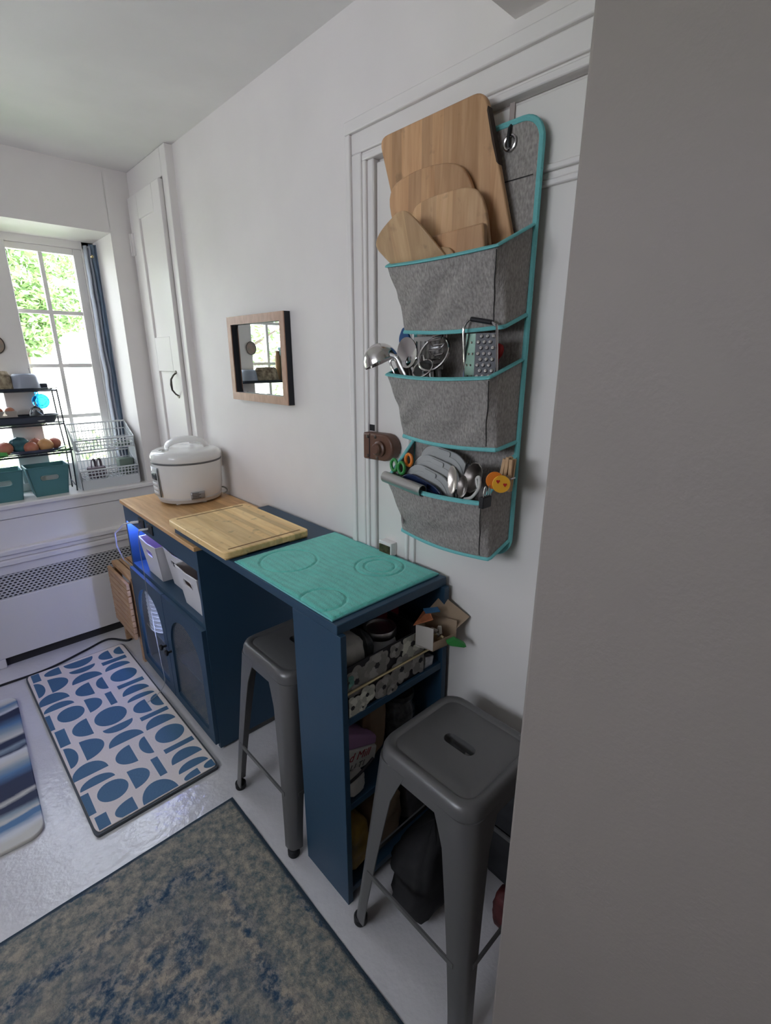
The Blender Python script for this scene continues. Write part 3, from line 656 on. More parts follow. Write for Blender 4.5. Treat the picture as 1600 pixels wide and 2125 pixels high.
# ================================================================== ON THE COUNTER
# rice cooker
rcx, rcy, rcz = -.168, 2.215, .8735
ck = thing('rice_cooker', 'white rice cooker with carry handle and front control panel on the wooden worktop', 'rice cooker', (rcx, rcy, rcz))
c0 = (rcx, rcy, rcz)
MB().lathe([(.10, .010), (.118, .012), (.130, .030), (.136, .07), (.140, .15), (.141, .182)], c0, 48, sx=1.06).build('body', M['whiteg'], ck, smooth=50)
lab(MB().lathe([(.112, .006), (.127, .010), (.133, .026), (.131, .032)], c0, 48, sx=1.06).build('base_ring', mat('cooker_base_grey', (.52, .50, .48), .4), ck), 'grey base ring')
lab(MB().lathe([(.1405, .181), (.1425, .184), (.1425, .188), (.1405, .191)], c0, 48, sx=1.06).build('seam_ring', mat('cooker_seam', (.12, .12, .12), .4), ck), 'dark seam under the lid')
MB().lathe([(.141, .190), (.1435, .198), (.142, .216), (.134, .229), (.118, .236), (.06, .240), (0, .241)], c0, 48, sx=1.06, cap=False).build('lid', M['whiteg'], ck, smooth=60)
pts = []
for k in range(17):
    t = pi*k/16; pts.append((rcx-.078*cos(t)+.004, rcy-.004+.030*cos(t), rcz+.230+.046*sin(t)**.7))
MB().tube(pts, .024, 10, flat=.26, up=(0, 0, 1)).build('carry_handle', M['whiteg'], ck, smooth=60)
MB().lathe([(.032, 0), (.032, .004), (.024, .006), (.020, .003), (0, .003)], (rcx+.075, rcy+.055, rcz+.236), 24).build('steam_vent', M['white'], ck)
MB().lathe([(.022, 0), (.022, .003), (.018, .005), (0, .005)], (rcx-.098, rcy-.01, rcz+.2345), 24, sy=1.3).build('lid_button', mat('cooker_button', (.45, .46, .44), .15, metal=.5), ck)
MB().box(rcx+.140, rcx+.158, rcy-.03, rcy+.03, rcz+.135, rcz+.222).build('hinge_block', M['whiteg'], ck, bevel=.008, seg=3)
def cp(u, v, d):    # wraps a flat panel on the cooker front (-x)
    a = pi + u; r = (.1375+.003*v/.15+d); return (rcx+1.06*r*cos(a), rcy+r*sin(a), rcz+.02+v)
def curved(a0, a1, v0, v1, d, m, name, par, n=10):
    f = MB(); f.grid(lambda u, v: cp(a0+(a1-a0)*u, v0+(v1-v0)*v, d), n, 4)
    return f.build(name, m, par, smooth=60, solid=.002)
pn = curved(-.30, .30, .02, .15, .003, mat('control_panel', (.50, .50, .50), .3), 'control_panel', ck)
curved(-.20, .20, .095, .125, .0045, M['lcd'], 'display', pn)
for k in range(3): curved(-.2, .2, .03+.02*k, .042+.02*k, .0045, M['white'], 'button', pn)
curved(.26, .30, .02, .15, .0045, M['lcd'], 'panel_edge', pn)
rl = curved(1.22, 1.62, .008, .042, .002, M['silverlabel'], 'rating_label', ck)
for k in range(4): curved(1.25, 1.5-.05*(k % 2), .014+.007*k, .0165+.007*k, .0035, M['ink'], 'label_line', rl)
for a in (.5, 1.6, 2.7, 3.8, 4.9): MB().lathe([(.010, 0), (.010, .012)], (rcx+.105*cos(a), rcy+.10*sin(a), rcz), 10).build('foot', M['white'], ck)
MB().tube(smoothpts([(rcx+.12, rcy+.0, rcz+.03), (rcx+.147, rcy-.03, rcz+.034), (rcx+.152, rcy-.055, rcz+.02), (rcx+.13, rcy-.06, rcz+.012)]), .004, 8).build('cord', mat('cord_grey', (.4, .4, .38), .5), ck)

# bamboo board on the table
bb = thing('cutting_board', 'large bamboo cutting board with grooves lying across the counter', 'cutting board', (-.268, 1.57, .9005))
bp = rrect(-.426, -.110, 1.343, 1.800, .022)
MB().prism([(x, y, .9065) for x, y in bp], (0, 0, .0215)).prism([(x, y, .9005) for x, y in rrect(-.42, -.12, 1.40, 1.79, .02)], (0, 0, .007)).box(-.420, -.345, 1.35, 1.41, .9005, .907).box(-.19, -.116, 1.35, 1.41, .9005, .907).build('board', M['bamboo'], bb, bevel=.003, seg=3)
for y in (1.368, 1.776): MB().box(-.400, -.135, y-.003, y+.003, .9278, .9285).build('juice_groove', M['groove'], bb)

# teal mat with embossed circles
tx0, tx1, ty0, ty1 = -.404, -.022, .834, 1.318
def tmat(u, v):
    x = tx0+(tx1-tx0)*u; y = ty0+(ty1-ty0)*v
    e = min(x-tx0, tx1-x, y-ty0, ty1-y); h_ = .0075*min(1, .35+e/.012)
    for cx, cy, r in ((-.285, 1.205, .085), (-.112, .985, .072), (-.112, .985, .045), (-.36, .93, .06)):
        d = abs(hypot(x-cx, y-cy)-r); h_ -= .0034*math.exp(-(d/.0036)**2)
    h_ += .0005*sin(x*300+1.2*sin(y*24)) + .0012*noise.noise(Vector((x*22, y*16, 3)))
    return (x, y, .9005+h_)
f = MB().grid(tmat, 120, 150).add([(tx0, ty0, .9005), (tx1, ty0, .9005), (tx1, ty1, .9005), (tx0, ty1, .9005)], [(0, 3, 2, 1)])
tm = thing('drying_mat', 'teal quilted drying mat with embossed circles on the counter table', 'mat', (-.21, 1.07, .9005))
f.build('quilted_top', M['tealmat'], tm, smooth=60)
MB().tube([(tx0, ty0, .903), (tx1, ty0, .903), (tx1, ty1, .903), (tx0, ty1, .903)], .0028, 6, closed=True).build('edge_binding', M['teal'], tm)

# ================================================================== MIRROR
my0, my1, mz0, mz1 = 1.563, 1.986, 1.330, 1.651
mi = thing('wall_mirror', 'square mirror in a brown wooden frame on the right wall', 'mirror', (0, 1.77, 1.33))
cm = ((my0+my1)/2, (mz0+mz1)/2)
out_ = [(my0, mz0), (my1, mz0), (my1, mz1), (my0, mz1)]; fw = .030
inn = [(my0+fw, mz0+fw), (my1-fw, mz0+fw), (my1-fw, mz1-fw), (my0+fw, mz1-fw)]
for i in range(4):
    j = (i+1) % 4
    MB().prism([(-.0285, *out_[i]), (-.0285, *out_[j]), (-.0285, *inn[j]), (-.0285, *inn[i])], (.004, 0, 0)).build('frame_front', M['mframe'], mi, smooth=0)
MB().plate(out_, inn, cm, YZ(-.0245), .0235).build('frame_side', M['mside'], mi, smooth=30)
MB().box(-.0120, -.008, my0+fw-.004, my1-fw+.004, mz0+fw-.004, mz1-fw+.004).build('mirror_glass', M['mirror'], mi, smooth=0)

# ================================================================== HANGING ORGANIZER
org = thing('hanging_organizer', 'grey linen door organizer with three pockets and teal binding', 'organizer', (-.03, .77, 1.02))
oy0, oy1, oz0, oz1 = .607, .932, 1.03, 1.945
bpY = rrect(oy0, oy1, oz0, oz1, .045, 8)
BX = -.031
MB().prism([(BX, y, z) for y, z in bpY], (.006, 0, 0)).build('back_panel', M['canvas'], org, smooth=0)
MB().tube([(BX+.003, y, z) for y, z in bpY], .0065, 8, closed=True).build('edge_binding', M['teal'], org)
MB().tube([(BX-.003, .677+.013*cos(t), 1.910+.013*sin(t)) for t in [2*pi*k/20 for k in range(20)]], .003, 8, closed=True).build('grommet', M['steel'], org)
MB().tube([(BX-.001, .618+.0*k, 1.85) for k in range(2)], .0001, 3).grid(lambda u, v: (BX-.0012, oy0+.012+(oy1-oy0-.024)*u, 1.842+.0022*v), 2, 2).build('stitch_line', M['dark'], org, smooth=0)
MB().box(-.0085, -.0055, .688, .700, 1.93, 1.99).build('hanging_strap', mat('strap_tape', (.40, .34, .32), .8), org)
hk = tag(MB().tube([(BX+.004, .678, 1.945), (BX-.006, .678, 1.935), (BX-.009, .678, 1.915), (BX-.006, .678, 1.902)], .0032, 8).build('hook', M['black']), 'black hook through the metal eyelet at the organizer top', 'hook')
def wr(p, amp, k):  return amp*noise.noise(Vector((p[1]*k, p[2]*k*.8, p[0]*k+4)))
def pocket(zf, zbk, zbf, zbb, seed):
    """zf front rim, zbk rim at the back, zbf bottom front, zbb bottom at the back."""
    tx, bx = -.150, -.100
    yl0, yl1, yr0, yr1 = .930, .917, .609, .611
    def path(u, xf, zF, zB, yl, yr):
        # arc from back left, along the front, to back right
        L1 = abs(xf-BX); L2 = yl-yr; T = 2*L1+L2; s = u*T
        if s < L1: k = s/L1; x, y, z = BX+(xf-BX)*k, .930+(yl-.930)*k, zB+(zF-zB)*k
        elif s < L1+L2: k = (s-L1)/L2; x, y, z = xf-.012*sin(pi*k), yl+(yr-yl)*k, zF-.006*sin(pi*k)
        else: k = (s-L1-L2)/L1; x, y, z = xf+(BX-xf)*k, yr+(.609-yr)*k, zF+(zB-zF)*k
        return Vector((x, y, z))
    def fn(u, v):
        a = path(u, tx, zf, zbk, .916, .612); b = path(u, bx, zbf, zbb, .905, .616)
        p = b+(a-b)*v
        am = sin(pi*v)*min(1, u*6, (1-u)*6)
        dg = noise.noise(Vector((p[1]*16+p[2]*18, p[1]*5-p[2]*4, seed)))
        return (p.x + am*(.010*dg + .004*noise.noise(Vector((p[1]*30, p[2]*30, seed)))), p.y+am*.002*dg, p.z)
    t = MB().grid(fn, 72, 22).build('pocket', M['canvas'], org, smooth=70, solid=.002)
    f = MB()
    n = 40
    for k in range(n):   # bottom of the pocket
        pass
    f.grid(lambda u, v: tuple(Vector(fn(u, 0)).lerp(Vector((BX, fn(u, 0)[1], zbb)), v)), 72, 4)
    f.build('pocket_base', M['canvas'], t, smooth=60)
    MB().tube([fn(k/60, 1) for k in range(61)], .0062, 8, flat=.45, up=(1, 0, 0)).build('rim_binding', M['teal'], t)
    MB().tube([fn(k/60, 0) for k in range(61)], .0062, 8, flat=.6, up=(1, 0, 0)).build('hem_binding', M['teal'], t)
    L1 = abs(tx-BX); T = 2*L1+.304; us = (L1+.304)/T
    MB().tube([Vector(fn(us, .04+.92*k/14))+Vector((-.0012, -.0006, 0)) for k in range(15)], .0010, 4).build('corner_seam', M['dark'], t)
    return t
pocket(1.700, 1.754, 1.558, 1.585, 1.0)
pocket(1.457, 1.493, 1.302, 1.314, 5.0)
pocket(1.188, 1.281, 1.040, 1.073, 9.0)

# ---- boards in the top pocket (upright, lower ends inside the pocket)
def board(name, label, poly, x, th, m, lean=0., grp='wooden boards in the top pocket', z0=1.70):
    f = MB().prism([(x+lean*(z-z0), y, z) for y, z in poly], (th, 0, 0))
    o = f.build(name, m, bevel=.003, seg=3); return tag(o, label, 'cutting board', grp)
def rounded(pts, rad, n=6):
    """round the corners of a polygon; rad per corner."""
    o = []; N = len(pts)
    for i in range(N):
        p = Vector(pts[i]); a = Vector(pts[i-1]); b = Vector(pts[(i+1) % N]); r = rad[i] if isinstance(rad, (list, tuple)) else rad
        if r <= 0: o.append(tuple(p)); continue
        da, db = (a-p), (b-p); la = min(r, da.length*.48); lb = min(r, db.length*.48)
        s, e = p+da.normalized()*la, p+db.normalized()*lb
        for k in range(n+1):
            t = k/n; q = s*(1-t)**2 + p*2*t*(1-t) + e*t*t; o.append(tuple(q))
    return o
board('cutting_board', 'largest rectangular tan board with scorched edge, topmost at the back of the top pocket', rounded([(1.035, 2.004), (.724, 2.006), (.632, 1.70), (.63, 1.605), (.905, 1.605)], [.03, .028, 0, .01, .01]), -.058, .014, M['board_a'], -.02)
bigb = [q_ for q_ in COL.objects if q_.name.startswith('cutting_board')][-1]
def edge_pt(t, off): return (.724+(.632-.724)*t+off*.958, 2.006+(1.70-2.006)*t-off*.288)
pe = [edge_pt(.10, -.0006), edge_pt(.45, -.0006), edge_pt(.43, .0028), edge_pt(.30, .0045), edge_pt(.12, .003)]
lab(MB().prism([(-.0586-.02*(z-1.70), y, z) for y, z in pe], (.0152, 0, 0)).build('scorched_edge', M['burn'], bigb), 'blackened scorched edge')
board('cutting_board', 'brown rounded board behind the light arched board in the top pocket', rounded([(.995, 1.885), (.885, 1.905), (.768, 1.893), (.728, 1.835), (.69, 1.60), (.895, 1.60)], [.06, .05, .06, .03, .005, .005]), -.081, .012, M['board_b'])
board('cutting_board', 'light arched board in front of the brown rounded board in the top pocket', rounded([(.892, 1.815), (.85, 1.833), (.71, 1.833), (.680, 1.79), (.645, 1.62), (.85, 1.62)], [.05, .05, .05, .03, .005, .005]), -.101, .010, M['board_c'])
board('cutting_board', 'smallest rounded wooden board leaning left at the front of the top pocket', rounded([(.952, 1.745), (.925, 1.772), (.845, 1.803), (.812, 1.778), (.735, 1.69), (.74, 1.65), (.90, 1.65), (.905, 1.70)], [.02, .05, .03, .03, .01, .01, .01, 0]), -.144, .009, M['board_d'], -.30)
o = MB().prism([(-.128, y, z) for y, z in ((.800, 1.748), (.664, 1.752), (.656, 1.69), (.79, 1.69))], (.016, 0, 0)).build('wooden_block', M['board_b'], bevel=.004); tag(o, 'square cut wooden block among the boards in the top pocket', 'block')
o = MB().prism([(-.1375, y, z) for y, z in rounded([(.79, 1.715), (.765, 1.722), (.735, 1.715), (.722, 1.69), (.73, 1.68), (.79, 1.68)], [.02, .02, .02, .02, 0, 0])], (.007, 0, 0)).build('wooden_spatula', M['board_d'], bevel=.002); tag(o, 'thin rounded wooden spatula beside the smallest board in the top pocket', 'spatula')

# ---- utensils in the middle pocket
P_ = 'utensils in the middle pocket'
ld = thing('ladle', 'polished steel ladle hanging out over the left of the middle pocket', 'ladle', (-.12, .95, 1.42), P_)
prof = [(.0005+.046*sin(t), .046-.046*cos(t)) for t in [pi/2*k/10 for k in range(11)]]
bowl = MB().lathe(prof + [(p[0]*.95, p[1]+.0015) for p in prof[::-1]], (-.130, .985, 1.528), 32, axis=(.25, -.38, -1), cap=False)
bowl.build('bowl', M['steel'], ld, smooth=60)
MB().tube(smoothpts([(-.128, .948, 1.505), (-.125, .915, 1.498), (-.12, .895, 1.47), (-.105, .86, 1.40), (-.09, .83, 1.33)]), .006, 8, flat=.35, up=(1, 0, 0)).build('handle', M['steelb'], ld)
sp = thing('silicone_spatula', 'dark blue silicone spatula standing behind the steel ladle', 'spatula', (-.06, .9, 1.34), P_)
MB().prism([(-.065, y, z) for y, z in rounded([(.945, 1.575), (.920, 1.545), (.925, 1.508), (.952, 1.508), (.962, 1.545)], .012)], (.008, 0, 0)).build('blade', M['bluesil'], sp, bevel=.002)
MB().tube([(-.061, .938, 1.51), (-.061, .90, 1.34)], .005, 8).build('handle', M['steel'], sp)
sk = thing('skimmer', 'steel serving spoon with a round hole in front of the slotted turner', 'spoon', (-.09, .88, 1.34), P_)
yzs = lambda x: (lambda u, v, d: (x+d, u, v))
MB().plate(ring(.033, 28, .878, 1.508, .036), ring(.009, 16, .876, 1.488, .011), (.876, 1.488), lambda u, v, d: (-.112+d-.18*((u-.878)**2+(v-1.508)**2)/.03, u, v), .003).build('bowl', M['steel'], sk, smooth=60)
MB().tube([(-.108, .872, 1.475), (-.09, .845, 1.34)], .006, 8, flat=.4, up=(1, 0, 0)).build('handle', M['steel'], sk)
tn = thing('slotted_turner', 'slotted steel turner standing behind the spoon with a hole', 'turner', (-.06, .84, 1.34), P_)
f = MB(); f.box(-.075, -.073, .800, .895, 1.535, 1.545).box(-.075, -.073, .800, .895, 1.470, 1.490)
for k in range(7): f.box(-.075, -.073, .800+k*.0148, .8075+k*.0148, 1.49, 1.535)
f.build('blade', M['steelb'], tn)
MB().tube([(-.074, .845, 1.475), (-.07, .82, 1.335)], .006, 8, flat=.4, up=(1, 0, 0)).build('handle', M['steelb'], tn)
ms = thing('potato_masher', 'steel wire masher with bent loops behind the large strainer', 'masher', (-.08, .83, 1.34), P_)
pt = []
for k in range(7): pt += [(-.085-.012*(k % 2), .825+.006*(k % 2), 1.545-.011*k), (-.085-.012*(k % 2), .79, 1.55-.011*k)] if k % 2 == 0 else [(-.095, .79, 1.55-.011*k), (-.095, .83, 1.545-.011*k)]
MB().tube(pt, .0022, 6).build('wire_head', M['steel'], ms)
MB().tube([(-.09, .81, 1.475), (-.08, .80, 1.34)], .005, 8).build('handle', M['steel'], ms)
st = thing('strainer', 'large round wire strainer with steel rim in the middle pocket', 'strainer', (-.10, .80, 1.34), P_)
rr_ = [(-.105+.02*sin(t), .803+.043*cos(t), 1.505+.038*sin(t)) for t in [2*pi*k/36 for k in range(36)]]
MB().tube(rr_, .0032, 8, closed=True).build('rim', M['steel'], st)
MB().grid(lambda u, v: (-.105+.02*sin(2*pi*u)*v+.022*(1-v*v), .803+.042*v*cos(2*pi*u), 1.505+.037*v*sin(2*pi*u)), 36, 8, cu=True).build('mesh_bowl', pane_mat('wire_mesh', (.55, .52, .50), .12, .3), st, smooth=60)
MB().tube([(-.088, .787, 1.543), (-.088, .781, 1.558), (-.088, .776, 1.556), (-.088, .779, 1.541)], .0018, 6).build('hook', M['steel'], st)
MB().tube([(-.12, .82, 1.47), (-.11, .84, 1.34)], .0045, 8).build('handle', M['steel'], st)
s2 = thing('small_strainer', 'small wire strainer low in front of the large strainer', 'strainer', (-.12, .82, 1.35), P_)
MB().tube([(-.125+.016*sin(t), .818+.028*cos(t), 1.472+.02*sin(t)) for t in [2*pi*k/28 for k in range(28)]], .0025, 8, closed=True).build('rim', M['steel'], s2)
MB().grid(lambda u, v: (-.125+.016*sin(2*pi*u)*v+.018*(1-v*v), .818+.027*v*cos(2*pi*u), 1.472+.019*v*sin(2*pi*u)), 28, 6, cu=True).build('mesh_bowl', mat('dark_mesh', (.10, .10, .10), .5, metal=.6), s2, smooth=60)
MB().tube([(-.118, .835, 1.488), (-.118, .832, 1.50), (-.118, .824, 1.502), (-.118, .820, 1.49)], .0018, 6).build('hook', M['steel'], s2)
o = MB().tube(smoothpts([(-.10, .885, 1.37), (-.13, .906, 1.455), (-.132, .922, 1.485), (-.128, .914, 1.492), (-.125, .903, 1.478), (-.10, .87, 1.37)]), .0028, 8).build('kitchen_tongs', M['steel']); tag(o, 'thin steel wire tongs tip at the left end of the middle pocket', 'tongs', P_)
gr = thing('grater', 'flat steel grater with black grip standing in the middle pocket', 'grater', (-.125, .655, 1.36), P_)
GX = -.128
MB().tube(smoothpts([(GX+.022, .698, 1.385), (GX, .698, 1.54), (GX, .697, 1.560), (GX, .688, 1.571), (GX, .676, 1.573), (GX, .632, 1.566), (GX, .619, 1.559), (GX, .614, 1.543), (GX+.022, .618, 1.385)], 5), .0026, 8).build('wire_frame', M['steel'], gr)
MB().tube([(GX, .680, 1.574), (GX, .628, 1.565)], .0048, 10).build('grip', M['black'], gr)
gl = mat('grater_plate_reflection', (.095, .145, .135), .3, metal=1); gd = mat('grater_plate_dark', (.045, .045, .05), .45, metal=.3)  # teal tint of the smooth plate is a reflection put into its colour
MB().prism([(GX+.006, .696, 1.43), (GX-.006, .662, 1.43), (GX-.006, .662, 1.545), (GX+.006, .696, 1.545)], (.002, .0, 0)).build('plate', gl, gr, smooth=0)
lab(MB().prism([(GX-.006, .662, 1.43), (GX+.006, .617, 1.43), (GX+.006, .617, 1.545), (GX-.006, .662, 1.545)], (.002, 0, 0)).build('plate', gd, gr, smooth=0), 'darker grating face')
f = MB(); g = MB()
for r_ in range(10):
    for c_ in range(3):
        y = .655-.0125*c_-(.006 if r_ % 2 else 0); f.lathe([(.0042, 0), (.0036, .0025), (.0012, .003)], (GX-.006+.012*(.662-y)/.045-.0002, y, 1.435+.0115*r_), 8, axis=(-1, -.27, .5))
    for c_ in range(2):
        if r_ % 2: continue
        y = .690-.014*c_-(.005 if r_ % 4 else 0); g.lathe([(.0026, 0), (.0022, .0012), (.0005, .0012)], (GX-.006+.012*(y-.662)/.034-.0002, y, 1.435+.0115*r_), 8, axis=(-1, .35, 0))
stuff(f.build('raised_teeth', M['steel'], gr)); stuff(g.build('small_holes', M['steeld'], gr))
o = MB().tube(smoothpts([(-.062, .662, 1.36), (-.06, .656, 1.47), (-.06, .655, 1.50), (-.06, .655, 1.52)]), [.004]*13 + [.005, .008, .010, .0105, .009, .005, .002], 10) if False else MB().lathe([(.003, -.15), (.003, -.02), (.010, -.012), (.013, 0), (.011, .009), (.004, .013)], (-.06, .655, 1.513), 16)
tag(o.build('red_knob_tool', M['red'], smooth=60), 'red ball ended tool behind the grater', 'tool', P_)
o = MB().tube([(-.075, .745, 1.34), (-.072, .728, 1.50)], .006, 8, flat=.6, up=(1, 0, 0)); tag(o.build('knife', M['bluegrey']), 'blue grey utensil handle just left of the grater', 'utensil', P_)

# ---- lids, spoons and clips of the bottom pocket
Q_ = 'things in the bottom pocket'
def lidpoly(y0, y1, z0, z1, r): return rrect(y0, y1, z0, z1, r, 8)
def lid(x, label, m, y0, y1, z0, z1, tilt, tab=True):
    t = thing('container_lid', label, 'lid', (x, (y0+y1)/2, z0), 'container lids in the bottom pocket')
    lean = -.12
    def T(y, z, d): 
        cy, cz = (y0+y1)/2, z0; ca, sa = cos(tilt), sin(tilt); yy, zz = y-cy, z-cz
        yy, zz = yy*ca-zz*sa, yy*sa+zz*ca
        return (x+d+lean*zz, cy+yy, cz+zz)
    o = [T(y, z, 0) for y, z in lidpoly(y0, y1, z0, z1, .055)]; i = [T(y, z, -.003) for y, z in lidpoly(y0+.014, y1-.014, z0+.01, z1-.014, .045)]
    MB().prism(o, (.007, 0, 0)).build('rim', m, t, bevel=.002)
    MB().prism(i, (.003, 0, 0)).build('panel', m, t, bevel=.001)
    if tab: MB().prism([T(y, z, -.004) for y, z in rrect((y0+y1)/2-.02, (y0+y1)/2+.02, z1-.014, z1-.002, .004)], (.004, 0, 0)).build('tab', m, t)
    return t
lid(-.062, 'pale clear container lid standing tallest at the back of the bottom pocket', M['lid'], .725, .885, 1.10, 1.282, .16)
lid(-.080, 'pale clear container lid second from the back in the bottom pocket', M['lid'], .735, .895, 1.10, 1.258, .20)
lid(-.098, 'pale clear container lid right behind the navy lid', M['lid'], .745, .905, 1.10, 1.232, .24)
lid(-.118, 'dark navy container lid in front of the clear lids', M['navyp'], .750, .915, 1.09, 1.208, .24)
o = thing('steel_tube', 'short open steel tube lying on the front rim of the bottom pocket', 'tube', (-.155, .85, 1.18), Q_)
d = Vector((-.004, -.138, -.012)); a = Vector((-.158, .914, 1.199))
ang = [2*pi*k/28 for k in range(28)]
f = MB(); n_ = 28
vs = []
for p in (a, a+d):
    for r in (.0145, .0132):
        for t in ang: vs.append(p+Vector((r*cos(t), 0, r*sin(t))))
f.add(vs, [q for k in range(28) for j in ((k+1) % 28,) for q in ((k, j, 56+j, 56+k), (28+j, 28+k, 84+k, 84+j), (k, 28+k, 28+j, j), (56+j, 84+j, 84+k, 56+k))])
f.build('sleeve', M['steelb'], o, smooth=60)
ms = thing('measuring_spoon', 'oval cream metal spoon standing beside the dark round spoon', 'spoon', (-.12, .70, 1.10), Q_)
MB().lathe([(.001, 0), (.013, .003), (.0165, .008), (.0155, .008), (.012, .005), (.001, .002)], (-.128, .706, 1.222), 28, axis=(-1, .2, .15), sx=2.0, cap=False).build('bowl', mat('pale_metal', (.55, .50, .45), .3, metal=.8), ms)
MB().tube([(-.125, .703, 1.20), (-.11, .70, 1.09)], .004, 8).build('handle', M['steelb'], ms)
rs = thing('round_spoon', 'dark round metal measuring cup beside the cream oval spoon', 'measuring cup', (-.12, .66, 1.10), Q_)
MB().lathe([(.001, .014), (.022, .012), (.029, .004), (.031, 0), (.029, 0), (.024, .008), (.001, .011)], (-.118, .663, 1.233), 32, axis=(1, -.25, -.3), sx=1.15, cap=False).build('bowl', M['steeld'], rs, smooth=60)
MB().tube([(-.118, .675, 1.205), (-.105, .68, 1.09)], .004, 8).build('handle', M['steeld'], rs)
r3 = thing('small_spoon', 'small brown metal spoon in front of the dark round measuring cup', 'spoon', (-.13, .65, 1.10), Q_)
MB().lathe([(.001, 0), (.013, .003), (.017, .008), (.016, .008), (.012, .005), (.001, .002)], (-.143, .664, 1.215), 24, axis=(-1, .2, .3), sx=1.5, cap=False).build('bowl', M['steeld'], r3)
MB().tube([(-.14, .663, 1.20), (-.12, .66, 1.09)], .0035, 8).build('handle', M['steeld'], r3)
o = MB().tube(smoothpts([(-.14, .665, 1.186), (-.147, .640, 1.197), (-.147, .622, 1.222), (-.142, .626, 1.243), (-.138, .636, 1.238), (-.14, .630, 1.22)]), .0036, 8).build('twine_loop', M['paper']); tag(o, 'pale twine loop hanging at the right of the bottom pocket rim', 'string', Q_)
sc = thing('scissors', 'green and orange handled scissors at the left end of the bottom pocket', 'scissors', (-.13, .89, 1.1), Q_)
for (y, z, m, nm) in ((.910, 1.226, M['greenpl'], 'handle_loop'), (.883, 1.222, M['greenpl'], 'handle_loop'), (.872, 1.243, M['orange'], 'handle_loop')):
    MB().tube([(-.128 if m is M['greenpl'] else -.112, y+.011*cos(t), z+.015*sin(t)) for t in ang], .0042, 8, closed=True).build(nm, m, sc)
MB().prism([(-.126, y, z) for y, z in ((.905, 1.212), (.893, 1.212), (.875, 1.07), (.880, 1.07))], (.003, 0, 0)).build('blade', M['steel'], sc)
sm_ = thing('smiley_clip', 'yellow round clip with two red hearts on the bottom pocket side', 'clip', (-.10, .60, 1.21), Q_)
lab(MB().lathe([(.0185, 0), (.0195, .002), (.0185, .005)], (-.127, .596, 1.240), 28, axis=(-.75, -.65, .1)).build('back_disc', M['orange'], sm_), 'orange disc')
MB().lathe([(.0185, 0), (.0195, .002), (.0185, .005)], (-.130, .577, 1.236), 28, axis=(-.75, -.65, .1)).build('front_disc', M['yellow'], sm_)
MB().box(-.127, -.115, .580, .596, 1.225, 1.232).build('spring', M['steel'], sm_)
nr = Vector((-.75, -.65, .1)).normalized(); uu = nr.cross(Vector((0, 0, 1))).normalized(); vv = uu.cross(nr)
for du, dv in ((-.0075, -.001), (.0075, .006)):
    c = Vector((-.130, .577, 1.236))+nr*.0052+uu*du+vv*dv
    MB().prism([c+uu*a_*.0042+vv*b_*.0042 for a_, b_ in ((0, -1.2), (.9, 0), (.95, .5), (.5, .85), (0, .45), (-.5, .85), (-.95, .5), (-.9, 0))], nr*.0008).build('heart', M['red'], sm_, smooth=0)
for k, (y, z, t) in enumerate(((.606, 1.246, .10), (.595, 1.250, .05), (.584, 1.246, .02))):
    lb_ = ['wooden clothes peg nearest the organizer back, innermost of the three', 'middle wooden clothes peg of the three on the pocket side', 'outermost wooden clothes peg of the three on the pocket side'][k]
    pg = thing('clothes_peg', lb_, 'clothes peg', (-.08, y, z-.036), 'wooden pegs on the bottom pocket')
    for s_ in (-1, 1):
        MB().obox((-.082+s_*.0045, y, z), (.006, .0085, .074), (t*2, s_*.05, 0)).build('prong', M['pegwood'], pg, bevel=.001)
    MB().tube([(-.09, y-.005, z-.006), (-.074, y-.005, z-.006)], .0018, 6).build('spring', M['steel'], pg)
bc = thing('binder_clip', 'black binder clip on the front right corner of the bottom pocket', 'clip', (-.145, .604, 1.185), Q_)
MB().prism([(x, y, 1.180) for x, y in ((-.162, .598), (-.130, .598), (-.130, .610), (-.162, .610))], (0, 0, .026)).build('body', M['black'], bc, bevel=.002)
for x in (-.154, -.138): MB().tube([(x-.004, .602, 1.204), (x-.003, .600, 1.226), (x, .600, 1.23), (x+.003, .600, 1.226), (x+.004, .602, 1.204)], .0012, 6).build('wire_handle', M['steel'], bc)
b2 = thing('small_binder_clip', 'small black clip holding lids beside the dark round measuring cup', 'clip', (-.09, .70, 1.22), Q_)
MB().prism([(x, .705, z) for x, z in ((-.096, 1.232), (-.080, 1.232), (-.086, 1.256), (-.090, 1.256))], (0, -.022, 0)).build('body', M['black'], b2)
MB().tube([(-.094, .70, 1.25), (-.094, .698, 1.268), (-.094, .69, 1.268), (-.094, .688, 1.25)], .0012, 6).build('wire_handle', M['black'], b2)

# little brass strike box at the door behind the table
o = thing('strike_box', 'small white box with brass front on the door behind the table', 'box', (-.02, 1.045, .9005))
MB().box(-.030, -.0045, 1.022, 1.078, .9005, .944).build('body', M['trim'], o, bevel=.002)
lab(MB().box(-.0325, -.0300, 1.026, 1.074, .9005, .934).build('front_plate', mat('aged_brass', (.16, .12, .06), .4, metal=.7, var=.6, vscale=40), o), 'aged brass plate')

